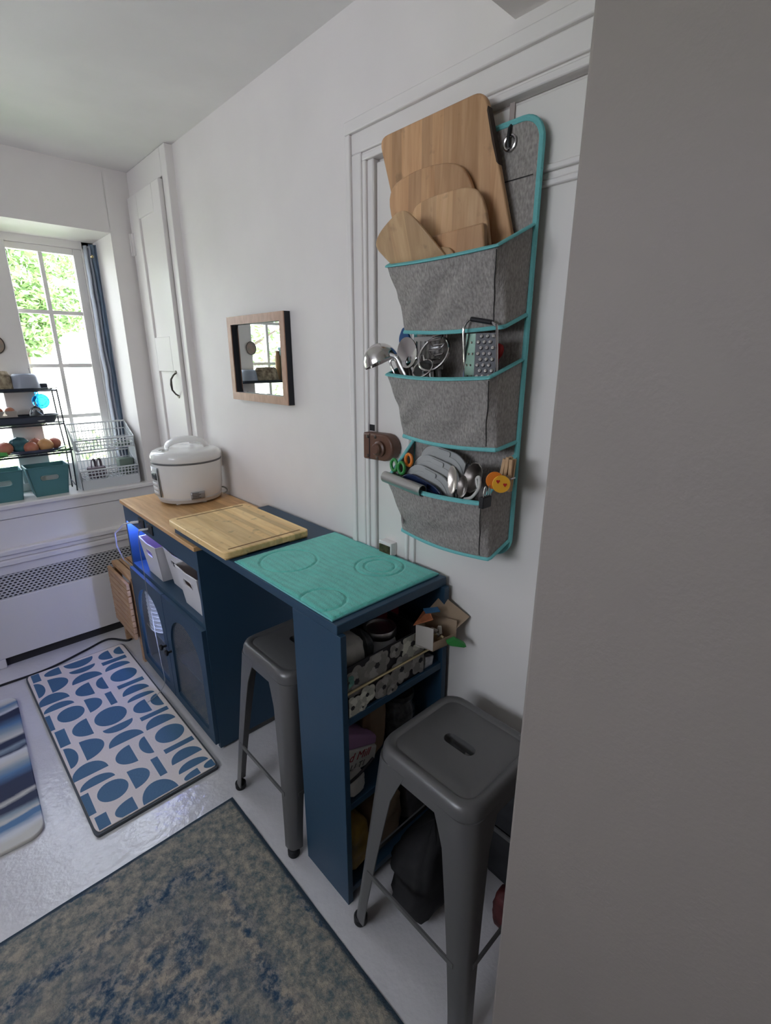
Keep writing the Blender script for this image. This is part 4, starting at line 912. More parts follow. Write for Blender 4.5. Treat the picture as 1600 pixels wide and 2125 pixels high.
# ================================================================== IN THE TABLE'S SHELVES
fb = thing('floral_box', 'black storage box printed with grey and white flowers on the top shelf', 'box', (-.245, .90, .630))
bx0, bx1, by0, by1, bz0, bz1 = -.384, -.105, .812, .975, .6305, .772
f = MB().box(bx0, bx1, by0, by0+.004, bz0, bz1).box(bx0, bx1, by1-.004, by1, bz0, bz1).box(bx0, bx0+.004, by0, by1, bz0, bz1).box(bx1-.004, bx1, by0, by1, bz0, bz1).box(bx0, bx1, by0, by1, bz0, bz0+.004)
f.build('body', M['boxblack'], fb)
def flower(cx, cz, r, m, n=9, ph=0., sq=1.):
    pl = []
    for k in range(60):
        t = 2*pi*k/60; rr2 = r*(.80+.20*abs(cos(n*t/2+ph))); pl.append((min(bx1, max(bx0, cx+rr2*cos(t))), min(bz1-.001, max(bz0, cz+rr2*sq*sin(t)))))
    out = [p for i, p in enumerate(pl) if hypot(p[0]-pl[i-1][0], p[1]-pl[i-1][1]) > 2e-4]
    flower.d += .00012
    MB().prism([(x, by0-.0004-flower.d, z) for x, z in out], (0, .0004, 0)).build('printed_flower', m, fb, smooth=0)
flower.d = 0.
def petals(cx, cz, r, m, n, ph, ring2=True):
    flower(cx, cz, r, m, n, ph)
    for q in range(5):
        a = ph+q*1.2566; flower(cx+r*.45*cos(a), cz+r*.42*sin(a), r*.40, mat('print_tone', tuple(c*(1.25 if q % 2 else .78) for c in m.diffuse_color[:3]), .8), 7, q)
    flower(cx, cz, r*.20, M['boxblack'], 6, ph)
for k_, c_ in (('flower_l', (.50, .50, .43)), ('flower_g', (.26, .25, .23)), ('flower_t', (.12, .28, .24))): M[k_].diffuse_color = (*c_, 1)
for a_ in ((-.352, .720, .046, 'flower_g', 7), (-.283, .735, .046, 'flower_g', 9), (-.150, .742, .047, 'flower_l', 11), (-.215, .752, .026, 'flower_g', 5), (-.118, .675, .044, 'flower_g', 7), (-.195, .682, .045, 'flower_g', 9), (-.262, .660, .036, 'flower_g', 5), (-.322, .668, .030, 'flower_l', 5), (-.372, .655, .034, 'flower_l', 7), (-.384, .735, .020, 'flower_t', 5), (-.340, .642, .014, 'flower_l', 5), (-.235, .640, .02, 'flower_g', 7)):
    petals(a_[0], a_[1], a_[2], M[a_[3]], a_[4], random.random()*3)
jar = thing('glass_jar', 'glass jar with wide steel lid ring in the floral box', 'jar', (-.205, .885, .635))
MB().lathe([(.040, .0), (.046, .006), (.047, .10), (.041, .125), (.041, .132)], (-.205, .885, .635), 32).build('jar_body', mat('milky_jar', (.60, .61, .66), .25), jar, smooth=50)
MB().lathe([(.0455, .130), (.0465, .133), (.0465, .150), (.0455, .153), (.038, .153), (.038, .149), (0, .149)], (-.205, .885, .635), 32, cap=False).build('lid_ring', M['steelb'], jar)
def sack(name, label, cat, c, sx_, sy_, sz_, m, seed, grp=None, tilt=0, par=None):
    f = MB()
    def fn(u, v):
        t = 2*pi*u; z = v
        k = (1-abs(2*v-1)**5)**.5 if 0 < v < 1 else .0
        sq = lambda q: math.copysign(abs(q)**.5, q)
        n = 1+.16*noise.noise(Vector((3*cos(t)+seed, 3*sin(t), 5*v)))
        x, y, zz = sx_*sq(cos(t))*k*n, sy_*sq(sin(t))*k*n, sz_*(v+.03*noise.noise(Vector((cos(t)*2, seed, v*3))))
        return (c[0]+x+zz*sin(tilt), c[1]+y, c[2]+max(0, zz*cos(tilt)))
    f.grid(fn, 28, 14, cu=True)
    o = f.build(name, m, par, smooth=80)
    return tag(o, label, cat, grp) if par is None else o
sack('flour_pouch', 'crumpled translucent pouch at the left end inside the floral box', 'pouch', (-.335, .885, .635), .042, .05, .185, mat('clear_pouch', (.40, .39, .36), .35, var=.3, vscale=14), 2.)
sack('paper_pouch', 'pale crumpled paper pouch behind the translucent pouch', 'pouch', (-.30, .945, .635), .03, .02, .215, M['paper'], 5.)
sack('dark_pouch', 'dark grey pouch between the crumpled pouch and the jar', 'pouch', (-.268, .895, .635), .016, .045, .165, mat('smoky_film', (.06, .065, .07), .3, var=.4, vscale=20), 7.)
o = MB().prism([(x, .955, z) for x, z in rounded([(-.150, .635), (-.06, .635), (-.062, .845), (-.105, .862), (-.15, .85)], .01)], (0, .012, 0)).build('red_folder', M['pink']); tag(o, 'dark red card folder upright at the back of the top shelf', 'folder')
# open carton sticking out of the top shelf
ca = thing('open_carton', 'open cardboard carton with torn flaps sticking out of the top shelf', 'carton', (-.07, .84, .70))
cc = [(-.132, .745), (-.045, .705), (-.012, .80), (-.040, .93), (-.10, .93)]
def wallq(p, q, z0, z1, nm, m, th=.002): return MB().prism([(p[0], p[1], z0), (q[0], q[1], z0), (q[0], q[1], z1), (p[0], p[1], z1)], (th, th*.5, 0)).build(nm, m, ca, smooth=0)
A, B, C_, D_ = (-.150, .800), (-.132, .752), (-.046, .742), (-.075, .832)
MB().prism([(A[0], A[1], .742), (B[0], B[1], .735), (C_[0], C_[1], .735), (D_[0], D_[1], .742)], (0, 0, .003)).build('carton_base', M['card'], ca, smooth=0)
lab(wallq(A, B, .738, .805, 'side_wall', M['cardw']), 'white printed carton side')
wallq(B, C_, .735, .762, 'side_wall', M['card']); wallq(C_, D_, .74, .80, 'side_wall', M['card']); wallq(D_, A, .742, .806, 'side_wall', M['card'])
MB().prism([(C_[0], C_[1], .775), (D_[0], D_[1], .800), (D_[0]+.052, D_[1]-.012, .842), (C_[0]+.040, C_[1]-.012, .800)], (.002, 0, .002)).build('flap', M['card'], ca, smooth=0)
lab(MB().prism([(A[0]-.01, A[1], .806), (D_[0]-.01, D_[1], .808), (D_[0]-.018, D_[1]-.028, .826), (A[0]+.03, A[1]-.035, .822)], (0, 0, .002)).build('flap', mat('carton_print', (.42, .14, .06), .6, var=.5, vscale=20), ca, smooth=0), 'red and orange printed flap')
lab(MB().obox((-.092, .795, .829), (.045, .018, .003), (.3, .1, -.35)).build('flap_print', mat('blue_print', (.03, .12, .25), .5), ca), 'blue printed patch')
for k in range(9):
    x, y, z = -.098+.03*random.random(), .755+.045*random.random(), .752+.03*random.random()
    o = MB().obox((x, y, z), (.012+.016*random.random(), .009, .008), (random.random()*3, random.random()*3, random.random()*3)).build('plastic_connector', M['cardw'] if k % 3 else M['brass'], bevel=.0015)
    tag(o, 'small pale plastic connector heaped in the open cardboard carton', 'connector', 'connectors in the open carton')
o = MB().prism([(-.094+.0, .735, .752), (-.070, .728, .757), (-.045, .712, .738), (-.040, .708, .730), (-.05, .709, .731), (-.085, .730, .742)], (.004, .008, .006)).build('green_clip', M['greenpl'], bevel=.001); tag(o, 'bright green plastic strip hanging out of the carton', 'clip')
o = MB().box(-.100, -.036, .84, .985, .6305, .7415).build('dark_box', M['boxblack'], bevel=.002); tag(o, 'dark box under the open carton at the shelf right end', 'box')
o = MB().prism([(-.098, .812, .6305), (-.060, .812, .6305), (-.055, .812, .660), (-.092, .812, .668)], (0, .02, 0)).build('foil_packet', mat('foil', (.45, .45, .46), .3, metal=.6, var=.4, vscale=40), bevel=.003); tag(o, 'small crinkled foil packet beside the floral box', 'packet')
# middle shelf
kb = sack('paper_bag', 'brown kraft paper bag at the back of the middle shelf', 'bag', (-.235, .915, .3545), .045, .05, .225, M['kraft'], 3.)
j2 = thing('preserve_jar', 'dark glass jar with clip ring on the middle shelf', 'jar', (-.125, .89, .3545))
MB().lathe([(.040, 0), (.050, .01), (.052, .13), (.043, .155), (.043, .165)], (-.125, .89, .3545), 30).build('jar_body', mat('dark_jar', (.05, .05, .05), .15, var=.6, vscale=40), j2, smooth=50)
MB().lathe([(.046, .160), (.048, .164), (.048, .176), (.046, .180), (0, .180)], (-.125, .89, .3545), 30, cap=False).build('jar_lid', M['clear'], j2)
fl = thing('flour_bag', 'cream flour bag with lilac top lying tilted on the middle shelf', 'bag', (-.33, .88, .3545))
o = sack('bag_body', '', '', (-.345, .905, .356), .032, .045, .140, M['paper'], 11., tilt=.1, par=fl)
o = lab(MB().prism([(-.385, .838, .498), (-.262, .838, .452), (-.258, .838, .480), (-.375, .838, .548)], (0, .07, 0)).build('bag_top', M['purple'], fl, bevel=.008, seg=3), 'lilac folded top')
lab(MB().prism([(-.385, .834, .415), (-.272, .834, .405), (-.262, .834, .452), (-.385, .834, .500)], (0, .07, 0)).build('bag_front', M['paper'], fl, bevel=.006, seg=3), 'cream printed bag face')
def text(s_, name, loc, size, m, par, rot, sp_=1.):
    cu = bpy.data.curves.new(name, 'FONT'); cu.body = s_; cu.size = size; cu.extrude = .0003; cu.shear = .25; cu.space_character = sp_
    o = bpy.data.objects.new(name, cu); COL.objects.link(o); o.parent = par
    off = Vector((0, 0, 0)); q_ = par
    while q_ is not None: off += q_.location; q_ = q_.parent
    o.parent = None; bpy.context.view_layer.update()
    me = bpy.data.meshes.new_from_object(o.evaluated_get(bpy.context.evaluated_depsgraph_get())); bpy.data.objects.remove(o)
    me.materials.clear(); me.materials.append(m); o = bpy.data.objects.new(name, me); COL.objects.link(o); o.parent = par
    o.location = Vector(loc)-off; o.rotation_euler = rot; return o
text('ed Mill', 'lettering', (-.384, .8335, .462), .034, M['redink'], fl, (pi/2, R(14), 0))
text('ALLTI', 'lettering', (-.384, .8335, .432), .024, M['ink'], fl, (pi/2, R(12), 0), 1.2)
sack('bread_bag', 'cream and white plastic bag in front of the flour bag', 'bag', (-.356, .828, .3545), .028, .020, .075, M['paper'], 17.)
o = MB().tube(smoothpts([(-.39, .812, .418), (-.35, .808, .430), (-.30, .81, .448)]), .004, 6).build('bag_tie', M['black']); tag(o, 'dark strap across the cream plastic bag', 'strap')
# bottom shelf
sack('yellow_bag', 'yellow and brown food bag on the bottom shelf', 'bag', (-.345, .87, .0525), .04, .055, .19, mat('ochre_film', (.32, .20, .03), .5, var=.5, vscale=12), 21.)
sack('brown_sack', 'dull brown sack on the bottom shelf beside the yellow bag', 'bag', (-.225, .88, .0525), .062, .06, .20, M['kraft'], 25.)
sack('dark_sack', 'dark grey sack at the right end of the bottom shelf', 'bag', (-.10, .88, .0525), .05, .06, .22, mat('grey_sack', (.07, .065, .065), .8, var=.3, vscale=10), 29.)
sack('red_bag', 'dark red bag on the floor beside the near stool leg', 'bag', (-.125, .455, .0), .034, .04, .13, mat('red_bag_film', (.11, .02, .02), .6, var=.7, vscale=14), 33.)

sack('added_dark_mass', 'black bag shape added to darken the floor under the near stool', 'bag', (-.215, .655, .0), .125, .062, .29, mat('dark_mass_black', (.018, .017, .018), .9, var=.4, vscale=12), 37.)  # guessed bag, added to darken the floor under the stool

sack('tall_added_dark_mass', 'narrow black bag shape added to fill the dark by the door behind the near stool', 'bag', (-.034, .50, .0), .020, .12, .36, mat('tall_mass_black', (.022, .022, .024), .7, var=.4, vscale=12), 39.)  # guessed bag, added as black fill for the dark by the door

# ================================================================== STOOLS
def make_stool():
    t = bpy.data.objects.new('metal_stool', None); COL.objects.link(t); SH = .617
    N = 128; an = [2*pi*(k+.5)/N for k in range(N)]
    slot = rrect(-.017, .017, -.043, .043, .0169, 8)
    def loop(poly, z): return [(radial(poly, (0, 0), a)*cos(a), radial(poly, (0, 0), a)*sin(a), z) for a in an]
    rings = [loop(slot, SH-.034), loop(slot, SH-.004), loop(rrect(-.020, .020, -.046, .046, .0199, 8), SH-.0035), loop(rrect(-.07, .07, -.08, .08, .03), SH-.004), loop(rrect(-.112, .112, -.112, .112, .03), SH-.0035),
             loop(rrect(-.117, .117, -.117, .117, .033), SH-.0055), loop(rrect(-.122, .122, -.122, .122, .036), SH-.001), loop(rrect(-.131, .131, -.131, .131, .042), SH), loop(rrect(-.139, .139, -.139, .139, .048), SH-.004),
             loop(rrect(-.1435, .1435, -.1435, .1435, .05), SH-.013), loop(rrect(-.145, .145, -.145, .145, .05), SH-.026), loop(rrect(-.147, .147, -.147, .147, .05), SH-.058), loop(rrect(-.144, .144, -.144, .144, .05), SH-.058), loop(rrect(-.141, .141, -.141, .141, .047), SH-.02), loop(rrect(-.10, .10, -.10, .10, .03), SH-.0065), loop(rrect(-.020, .020, -.046, .046, .0199, 8), SH-.034), loop(slot, SH-.034)]
    f = MB(); vs = sum(rings, []); fs = []
    for i in range(len(rings)-1):
        for k in range(N): fs.append((i*N+k, i*N+(k+1) % N, (i+1)*N+(k+1) % N, (i+1)*N+k))
    f.add(vs, fs).build('seat', M['stool'], t, smooth=50)
    ft_ = .188
    for sx_ in (-1, 1):
        for sy_ in (-1, 1):
            rings = []
            for j in range(13):
                v = j/12; z = .022+(SH-.035-.022)*v; c = ft_+(.146-ft_)*v
                wd = .040+.042*v**1.4 + (.022 if j == 12 else .010 if j == 11 else 0); r = .020+.022*v; th = .0035
                def sec(c, wd, r):
                    p = [(c-wd, c)]
                    for k in range(7): a = pi/2-pi/2*k/6; p.append((c-r+r*cos(a), c-r+r*sin(a)))
                    p.append((c, c-wd)); return p
                o_ = sec(c, wd, r); i_ = sec(c-th, wd-th+.0, max(.004, r-th))[::-1]
                i_ = [(c-th, c-wd) if q == 0 else ((c-wd, c-th) if q == len(i_)-1 else i_[q]) for q in range(len(i_))]
                rings.append([(sx_*x, sy_*y, z) for x, y in o_+i_])
            n = len(rings[0]); f = MB(); fs = []
            for i in range(12):
                for k in range(n): fs.append((i*n+k, i*n+(k+1) % n, (i+1)*n+(k+1) % n, (i+1)*n+k))
            fs += [tuple(range(n)), tuple(12*n+k for k in range(n))]
            f.add(sum(rings, []), fs); lg = f.build('leg', M['stool'], t, smooth=40)
            cx = ft_-.014
            MB().lathe([(.017, 0), (.019, .004), (.019, .022), (.015, .026)], (sx_*cx, sy_*cx, 0), 16).build('rubber_foot', M['rubber'], lg)
    b = .173
    for p, q in (((-b, -b+.03), (-b, b-.03)), ((b, -b+.03), (b, b-.03)), ((-b+.03, -b), (b-.03, -b)), ((-b+.03, b), (b-.03, b))):
        MB().bar((p[0], p[1], .215), (q[0], q[1], .215), .005, .014).build('stretcher', M['stool'], t)
    return t
s1 = make_stool(); s1.location = (-.235, .572, 0)
tag(s1, 'gunmetal stool nearest the camera in front of the open shelf end', 'stool', 'metal stools')
copytree(s1, (-.262, 1.212, 0), 'gunmetal stool tucked under the table between shelf end and cabinet')

# ================================================================== WINDOW SILL
SZ = .8305
wk = thing('wire_rack', 'black three tier wire rack on the window sill', 'rack', (-.75, 2.96, SZ))
yF, yB = 2.915, 3.035
for z, x1 in ((1.035, -.478), (1.180, -.487), (1.343, -.492)):
    f = MB().tube([(-1.06, yF, z), (x1, yF, z), (x1, yB, z), (-1.06, yB, z)], .0034, 8, closed=True).tube([(-1.06, yF, z+.012), (x1+.006, yF, z+.012)], .0022, 6)
    for k in range(9): f.tube([(-1.04+(x1+1.04)*k/8, yF, z), (-1.04+(x1+1.04)*k/8, yB, z)], .0019, 6)
    for k in (1, 2): f.tube([(-1.06, yF+(yB-yF)*k/3, z-.002), (x1, yF+(yB-yF)*k/3, z-.002)], .0019, 6)
    f.build('tier', M['blackwire'], wk)
for y in (yF, yB):
    MB().tube([(-.484, y+(.012 if y == yF else 0), SZ), (-.480, y, 1.03), (-.488, y, 1.18), (-.492, y, 1.35)], .0033, 8).build('post', M['blackwire'], wk)
    MB().tube([(-1.05, y, SZ), (-1.05, y, 1.35)], .0033, 8).build('post', M['blackwire'], wk)
MB().tube([(-.486, yF+.012, SZ+.03), (-.486, yB, SZ+.045)], .0024, 6).build('side_brace', M['blackwire'], wk)
# teal bins under the rack
tb = make_bin('storage_bin', M['tealbin'], .178, .140, .12, .10, .146, (.078, .026, .092))
tag(tb, 'teal plastic bin under the wire rack, the one next to the white baskets', 'bin', 'teal bins on the window sill'); tb.location = (-.595, 2.964, SZ); tb.rotation_euler = (0, 0, pi/2)
copytree(tb, (-.790, 2.955, SZ), 'teal plastic bin under the wire rack, cut off by the photo edge')
for x in (-.595, -.79):
    o = MB().box(x-.05, x+.05, 2.93, 2.99, SZ+.004, SZ+.10).build('paper_bundle', M['paper'], bevel=.004); tag(o, 'pale paper bundle inside the teal bin ' + ('next to the white baskets' if x > -.7 else 'cut off by the photo edge'), 'paper')
# platter with peaches on the lower tier
pz = 1.0385
o = MB().lathe([(.05, .0), (.09, .004), (.128, .020), (.132, .024), (.127, .023), (.09, .008), (0, .005)], (-.620, 2.975, pz), 40, sy=.5).build('platter', M['bluepl'], smooth=50); tag(o, 'dark shallow oval platter of peaches on the lowest rack tier', 'platter')
for k, (x, y, z, r, lb_) in enumerate(((-.742, 2.955, pz+.04, .033, 'red peach at the photo edge on the lowest tier'), (-.640, 2.945, pz+.034, .031, 'red peach in front of the teal bag'), (-.578, 2.955, pz+.038, .035, 'yellow orange peach, largest in the middle of the platter'), (-.612, 3.0, pz+.047, .026, 'small red peach half hidden behind the yellow orange peach'), (-.533, 2.985, pz+.041, .029, 'red peach nearest the white baskets'))):
    f = MB(); f.lathe([(.0015, -r*.92)] + [(r*sin(t), -r*cos(t)*.94) for t in [pi*q/14 for q in range(1, 14)]] + [(.003, r*.86), (.0005, r*.84)], (0, 0, 0), 24)
    p = thing('peach', lb_, 'peach', (x, y, z-r*.9), 'peaches on the lowest rack tier'); g = [(a+x, b+y, c_+z) for a, b, c_ in f.v]; f.v = g; f.build('fruit', M['peach'] if k != 2 else mat('yellow_peach', (.55, .26, .10), .5, col2=(.60, .36, .16), vscale=9), p, smooth=80)
    MB().tube([(x, y, z+r*.82), (x+.002, y, z+r*1.05)], .0015, 6).build('stalk', M['bark'], p)
sack('teal_bag', 'crumpled teal plastic bag among the peaches', 'bag', (-.683, 2.98, pz+.012), .038, .03, .075, M['bag'], 41.)
sack('green_packet', 'bright green packet at the photo edge on the lowest tier', 'packet', (-.80, 2.93, pz), .06, .012, .03, mat('green_film', (.10, .40, .10), .3), 43.)
f = MB()
for k in range(26):
    a = random.random()*6.28; f.tube([(-.515, 2.93, 1.04), (-.515+.02*cos(a), 2.93+.012*sin(a), 1.05), (-.500+.038*cos(a), 2.93+.02*sin(a), 1.043+.014*random.random())], .0012, 4)
tag(f.build('herb_sprig', M['greenp']), 'sprig of green herbs hanging at the corner of the lowest rack tier', 'herbs')
# middle tier
mz = 1.1835
o = thing('basket_tray', 'long dark oval tray on the middle rack tier', 'tray', (-.66, 2.975, mz))
MB().lathe([(.10, 0), (.14, .004), (.158, .035), (.163, .040), (.157, .040), (.135, .008), (0, .004)], (-.655, 2.975, mz), 44, sy=.36).build('tray_body', M['darktray'], o, smooth=50)
MB().tube([(-.655+.161*cos(t), 2.975+.058*sin(t), mz+.040) for t in [2*pi*k/44 for k in range(44)]], .0035, 6, closed=True).build('tray_rim', M['blackwire'], o)
cl = thing('glass_cloche', 'small clear glass dome with knob on the dark tray', 'cloche', (-.585, 2.965, mz+.02))
MB().lathe([(.030, .0), (.032, .022), (.029, .043), (.019, .058), (.006, .065), (.004, .072), (.008, .080), (.006, .086), (0, .088)], (-.585, 2.965, mz+.02), 28, cap=False).build('dome', M['clear'], cl, smooth=60)
MB().lathe([(.036, 0), (.040, .004), (.036, .006), (0, .006)], (-.585, 2.965, mz+.014), 28).build('dish', M['whiteg'], cl)
o = MB().lathe([(.002, 0), (.018, .006), (.022, .018), (.014, .030), (.004, .040), (.002, .046)], (-.585, 2.965, mz+.0205), 20).build('garlic_bulb', M['dirtywhite'], smooth=60); tag(o, 'pale garlic bulb under the glass dome', 'garlic')
pu = thing('fruit_punnet', 'clear punnet of red fruit on the dark tray at the photo edge', 'punnet', (-.72, 2.96, mz+.03))
MB().box(-.79, -.665, 2.94, 2.998, mz+.030, mz+.070).build('box', mat('punnet_plastic', (.62, .55, .50), .25, trans=.4, ior=1.2), pu, bevel=.004)
for x in (-.735, -.69): MB().lathe([(.001, -.02)] + [(.021*sin(t), -.021*cos(t)) for t in [pi*q/10 for q in range(1, 10)]] + [(.001, .02)], (x, 2.968, mz+.066), 18).build('fruit', M['peach'], pu, smooth=80)
bg_ = thing('blue_glass_disc', 'blue pressed glass disc standing against the window mullion', 'ornament', (-.545, 3.03, 1.2))
dc = Vector((-.548, 3.030, 1.287))
MB().lathe([(.0005, .006), (.018, .006), (.020, .009), (.023, .006), (.031, .006), (.034, .009), (.037, .006), (.037, 0), (.0005, 0)], dc, 36, axis=(0, -1, 0), cap=False).build('disc', M['blueglass'], bg_, smooth=40)
MB().tube([(dc.x-.012+.006*cos(t), dc.y-.003, dc.z+.040+.006*sin(t)) for t in [2*pi*k/16 for k in range(16)]], .0025, 6, closed=True).build('hanging_ring', M['blueglass'], bg_)
MB().tube([(dc.x-.012, dc.y-.003, dc.z+.045), (dc.x-.02, 3.048, dc.z+.16)], .0008, 4).build('thread', M['black'], bg_)
# top tier
tz = 1.3465
o = MB().prism([(x, y, tz) for x, y in rrect(-1.0, -.553, 2.918, 3.03, .02)], (0, 0, .008)).build('dark_tray', M['darktray'], bevel=.003); tag(o, 'flat dark tray on the top rack tier under the bowls', 'tray')
def upbowl(name, label, x, r, h_, m):
    o = MB().lathe([(r, 0), (r*.99, h_*.12), (r*.88, h_*.75), (r*.78, h_*.96), (r*.70, h_), (r*.66, h_), (r*.66, h_*.985), (0, h_*.97)], (x, 2.975, tz+.008), 32, cap=False, sy=min(1, .052/r)).build(name, m, smooth=40)
    return tag(o, label, 'bowl', 'upturned bowls on the top rack tier')
upbowl('upturned_bowl', 'blue grey bowl upside down on the top tier, next to the small dark box', -.605, .060, .068, M['ceramic'])
upbowl('upturned_bowl', 'brown mottled bowl upside down on the top tier at the photo edge', -.735, .088, .082, mat('mottled_basket', (.12, .085, .05), .8, col2=(.48, .40, .28), vscale=40, bump=.5, bscale=60))
o = MB().prism([(x, y, tz+.008) for x, y in rrect(-.985, -.865, 2.92, 3.025, .015)], (0, 0, .19)).prism([(x, y, tz+.198) for x, y in rrect(-.99, -.86, 2.915, 3.03, .015)], (0, 0, .018)).build('tall_canister', M['tealbin'], bevel=.003)
tag(o, 'tall teal canister with lid on the top rack tier, seen in the mirror', 'canister')
for x in (-.845,):
    o = MB().lathe([(.0, .0), (.018, .0), (.019, .01), (.019, .15), (.014, .165), (.014, .185), (0, .186)], (x, 3.0, tz+.008), 20, cap=False).build('tan_bottle', mat('tan_bottle_glass', (.50, .32, .18), .3)); tag(o, 'slim tan bottle beside the tall canister, seen in the mirror', 'bottle')
o = MB().box(-.56, -.515, 2.975, 3.02, 1.347, 1.375).build('small_box', M['darktray'], bevel=.003); tag(o, 'small dark box on the top rack tier end', 'box')
# round picture plaque on the mullion
pq = thing('round_plaque', 'small round painted plaque hanging on the window mullion', 'plaque', (-.655, 3.045, 1.5))
MB().lathe([(.040, 0), (.041, .003), (.038, .006), (0, .006)], (-.678, 3.049, 1.555), 32, axis=(0, -1, 0), sx=.85).build('disc', mat('plaque_paint', (.25, .24, .20), .4, col2=(.42, .28, .22), vscale=30), pq)
MB().tube([(-.678+.034*cos(t), 3.043, 1.555+.040*sin(t)) for t in [2*pi*k/32 for k in range(32)]], .0022, 6, closed=True).build('rim', M['steeld'], pq)

# white stacking baskets
def make_basket(leg):
    t = bpy.data.objects.new('stacking_basket', None); COL.objects.link(t)
    wx, dy, hb, hf = .136, .064, .128, .055
    f = MB()
    def wallb(p, q, h0, h1, n):     # lattice wall between plan points, heights h0..h1
        p, q = Vector(p), Vector(q)
        for k in range(n+1):
            c = p.lerp(q, k/n); hh = h0+(h1-h0)*k/n; f.bar((c.x, c.y, 0), (c.x*1.03, c.y*1.03, hh), .0056 if 0 < k < n else .011, .003)
        for lv in (0., .33, .66):
            f.bar((*p.xy, .004+h0*lv), (*q.xy, .004+h1*lv), .003, .005)
    wallb((-wx, -dy, 0), (wx, -dy, 0), hf, hf, 17); wallb((-wx, dy, 0), (wx, dy, 0), hb, hb, 17)
    wallb((-wx, -dy, 0), (-wx, dy, 0), hf, hb, 7); wallb((wx, -dy, 0), (wx, dy, 0), hf, hb, 7)
    for k in range(12): f.bar((-wx+2*wx*k/11, -dy, .002), (-wx+2*wx*k/11, dy, .002), .004, .003)
    for k in range(5): f.bar((-wx, -dy+2*dy*k/4, .002), (wx, -dy+2*dy*k/4, .002), .004, .003)
    stuff(f.build('lattice', M['basketp'], t, smooth=0))
    e = 1.04
    MB().tube([(-wx*e, -dy*e, hf), (wx*e, -dy*e, hf), (wx*e, dy*e, hb), (-wx*e, dy*e, hb)], .0048, 8, closed=True).build('rim', M['basketp'], t)
    if leg:
        f = MB()
        f.box(-wx-.004, wx+.004, -dy-.004, -dy+.002, -leg, .004).box(-wx-.004, wx+.004, dy-.002, dy+.004, -leg, .004).box(-wx-.004, -wx+.002, -dy, dy, -leg, .004).box(wx-.002, wx+.004, -dy, dy, -leg, .004)
        f.build('base_skirt', M['basketp'], t)
    return t
k1 = make_basket(.045); k1.location = (-.322, 2.958, SZ+.045)
tag(k1, 'white lattice stacking basket standing on the sill, lower of two', 'basket', 'white stacking baskets')
k2 = make_basket(0); k2.location = (-.322, 2.958, 1.034); tag(k2, 'white lattice stacking basket on top, upper of two', 'basket', 'white stacking baskets')
for x in (-.467, -.179): MB().prism([(x-.002, 2.895, .835), (x-.002, 3.015, .835), (x-.002, 3.015, 1.15), (x-.002, 2.99, 1.15), (x-.002, 2.90, 1.04)], (.004, 0, 0)).build('side_support', M['basketp'], k2, smooth=0)
kt = thing('teapot_cosy', 'dark mauve pouch with two handles in the lower white basket', 'pouch', (-.375, 2.96, SZ+.05))
MB().lathe([(.040, 0), (.046, .010), (.046, .045), (.042, .056), (0, .058)], (-.372, 2.955, SZ+.050), 28, sy=.9).build('pouch_body', M['mugm'], kt, smooth=50)
for x in (-.385, -.358): MB().tube(smoothpts([(x-.012, 2.94, SZ+.10), (x-.010, 2.94, SZ+.135), (x, 2.945, SZ+.15), (x+.010, 2.955, SZ+.135), (x+.012, 2.96, SZ+.10)]), .006, 8, flat=.5).build('handle', M['mugm'], kt)
o = MB().box(-.262, -.19, 2.925, 2.99, SZ+.050, SZ+.135).build('tin_box', M['tin'], bevel=.006, seg=3); tag(o, 'grey green box in the lower white basket', 'box')
o = MB().prism([(x, y, 1.038) for x, y in rrect(-.26, -.18, 2.93, 2.99, .01)], (0, 0, .015)).build('soap_bar', M['tin'], bevel=.004); tag(o, 'flat greenish bar in the upper white basket', 'soap')
# curtain bunched along the right jamb
cu = thing('curtain', 'blue grey curtain bunched along the window side', 'curtain', (-.2, 3.05, .93))
def cf(x0, x1, y, amp, k, zt_, zb_):
    return lambda u, v: (x0+(x1-x0)*u+.006*noise.noise(Vector((0, v*9, k))), y+amp*sin(u*pi*3+k)+.004*noise.noise(Vector((u*2, v*6, k))), zb_+(zt_-zb_)*v)
MB().grid(cf(-.205, -.172, 3.055, .006, .3, 2.045, .93), 14, 40).build('curtain_panel', M['curtain'], cu, smooth=80, solid=.004)
lab(MB().grid(cf(-.232, -.204, 3.048, .008, 1.7, 2.035, .96), 14, 40).build('curtain_lining', M['curtainl'], cu, smooth=80, solid=.004), 'paler grey curtain lining')
MB().lathe([(.006, 0), (.008, .006), (.006, .012)], (-.205, 3.035, 1.985), 14, axis=(0, -1, 0)).build('hook', M['brass'], cu)

# ================================================================== OUTSIDE
o = struct(MB().box(-30, 30, 3.3, 60, -1.05, -1.0).build('ground', M['lawn'], smooth=0))
o = MB().box(-14, 12, 5.6, 15, -1.0, -.985).build('driveway', M['drive'], smooth=0); struct(o)
def leaves(f, c, rad, n, s0, rng, pts=None):
    for k in range(n):
        while True:
            p = Vector((rng.uniform(-1, 1), rng.uniform(-1, 1), rng.uniform(-1, 1)))
            if p.length < 1 and p.length > .45: break
        p = Vector((c[0]+p.x*rad[0], c[1]+p.y*rad[1], c[2]+p.z*rad[2])); s_ = s0*rng.uniform(.6, 1.3)
        a = Vector((rng.uniform(-1, 1), rng.uniform(-1, 1), rng.uniform(-.6, .6))).normalized(); b = a.cross(Vector((rng.uniform(-1, 1), rng.uniform(-1, 1), rng.uniform(-1, 1)))).normalized()
        f.add([p-a*s_, p+b*s_*.4, p+a*s_, p-b*s_*.4], [(0, 1, 2, 3)])
rng = random.Random(3)
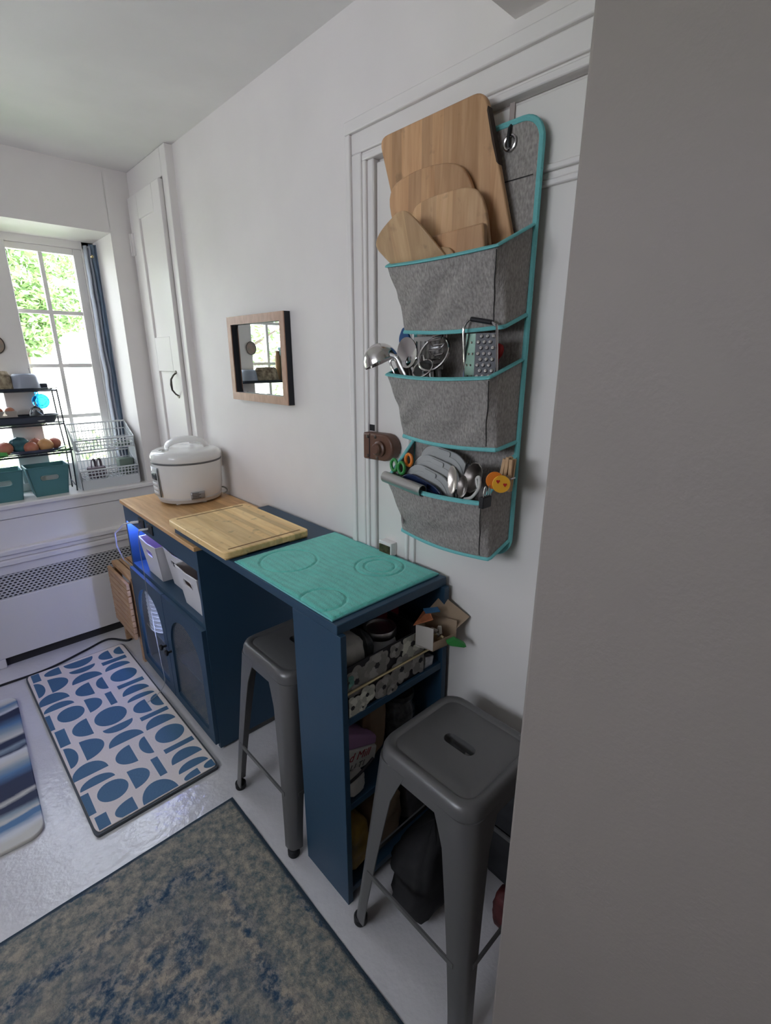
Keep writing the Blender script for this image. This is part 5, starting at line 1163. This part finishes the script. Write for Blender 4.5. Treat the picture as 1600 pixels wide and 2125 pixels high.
def tree(label, x, y, blobs, trunk, n):
    t = thing('tree', label, 'tree', (x, y, -1.0), 'trees outside the window')
    f = MB()
    for c, r in blobs: leaves(f, c, r, n, .052, rng)
    stuff(f.build('crown', M['leafout'], t, smooth=0))
    g = MB().tube([(x, y, -1), (x+.05, y, .6), (x+.1, y, trunk)], [.13, .10, .05], 10)
    for c, r in blobs: g.tube([(x+.07, y, trunk*.7), c], [.04, .012], 6)
    g.build('trunk', M['bark'], t)
tree('green leafy tree outside behind the middle panes', .0, 7.6, (((.10, 7.4, 2.45), (.42, .5, .55)), ((.15, 7.6, 1.9), (.40, .5, .40)), ((-.25, 7.7, 2.75), (.5, .5, .5))), 2.2, 1900)
tree('pale leafy tree outside behind the corner pane', 1.6, 9.4, (((1.15, 9.2, 3.0), (.6, .5, .42)), ((1.75, 9.6, 3.4), (.8, .7, .5)), ((.95, 9.4, 2.2), (.45, .5, .35))), 2.8, 1500)
tree('leafy tree outside seen through the left casement', -3.2, 8.5, (((-4.2, 8.4, 2.0), (1.3, .7, 1.0)), ((-2.9, 8.6, 1.7), (.8, .6, 1.0)), ((-3.4, 8.2, 2.9), (1.0, .6, .6))), 2.0, 1700)
hg = thing('hedge', 'leafy green hedge outside below the window', 'hedge', (-.2, 4.6, -1.0))
f = MB()
for x in (-2.5, -2.0, -1.5, -1.0, -.5, 0., .5, 1.0): leaves(f, (x, 4.75, .05+.12*sin(x*5)+(.28 if x < -1.2 else 0)), (.42, .38, .85), 900, .045, rng)
stuff(f.build('foliage', M['leafout'], hg, smooth=0))
MB().box(-2.7, 1.2, 4.65, 4.85, -1, .2).build('stems', M['greenp'], hg)
hs = thing('house', 'pale house far outside the window', 'house', (-3, 18, -1))
MB().box(-9, 9, 17, 22, -1, 2.2).build('walls', M['stucco'], hs, smooth=0)
MB().prism([(-9.4, 16.6, 2.2), (-9.4, 22.4, 2.2), (-9.4, 19.5, 4.2)], (18.8, 0, 0)).build('roof', M['roofm'], hs, smooth=0)
for x in (-6.5, -3.5, -.5, 2.5, 5.5): MB().box(x, x+1.1, 16.96, 17.02, .3, 1.6).build('window', M['lcd'], hs, smooth=0)
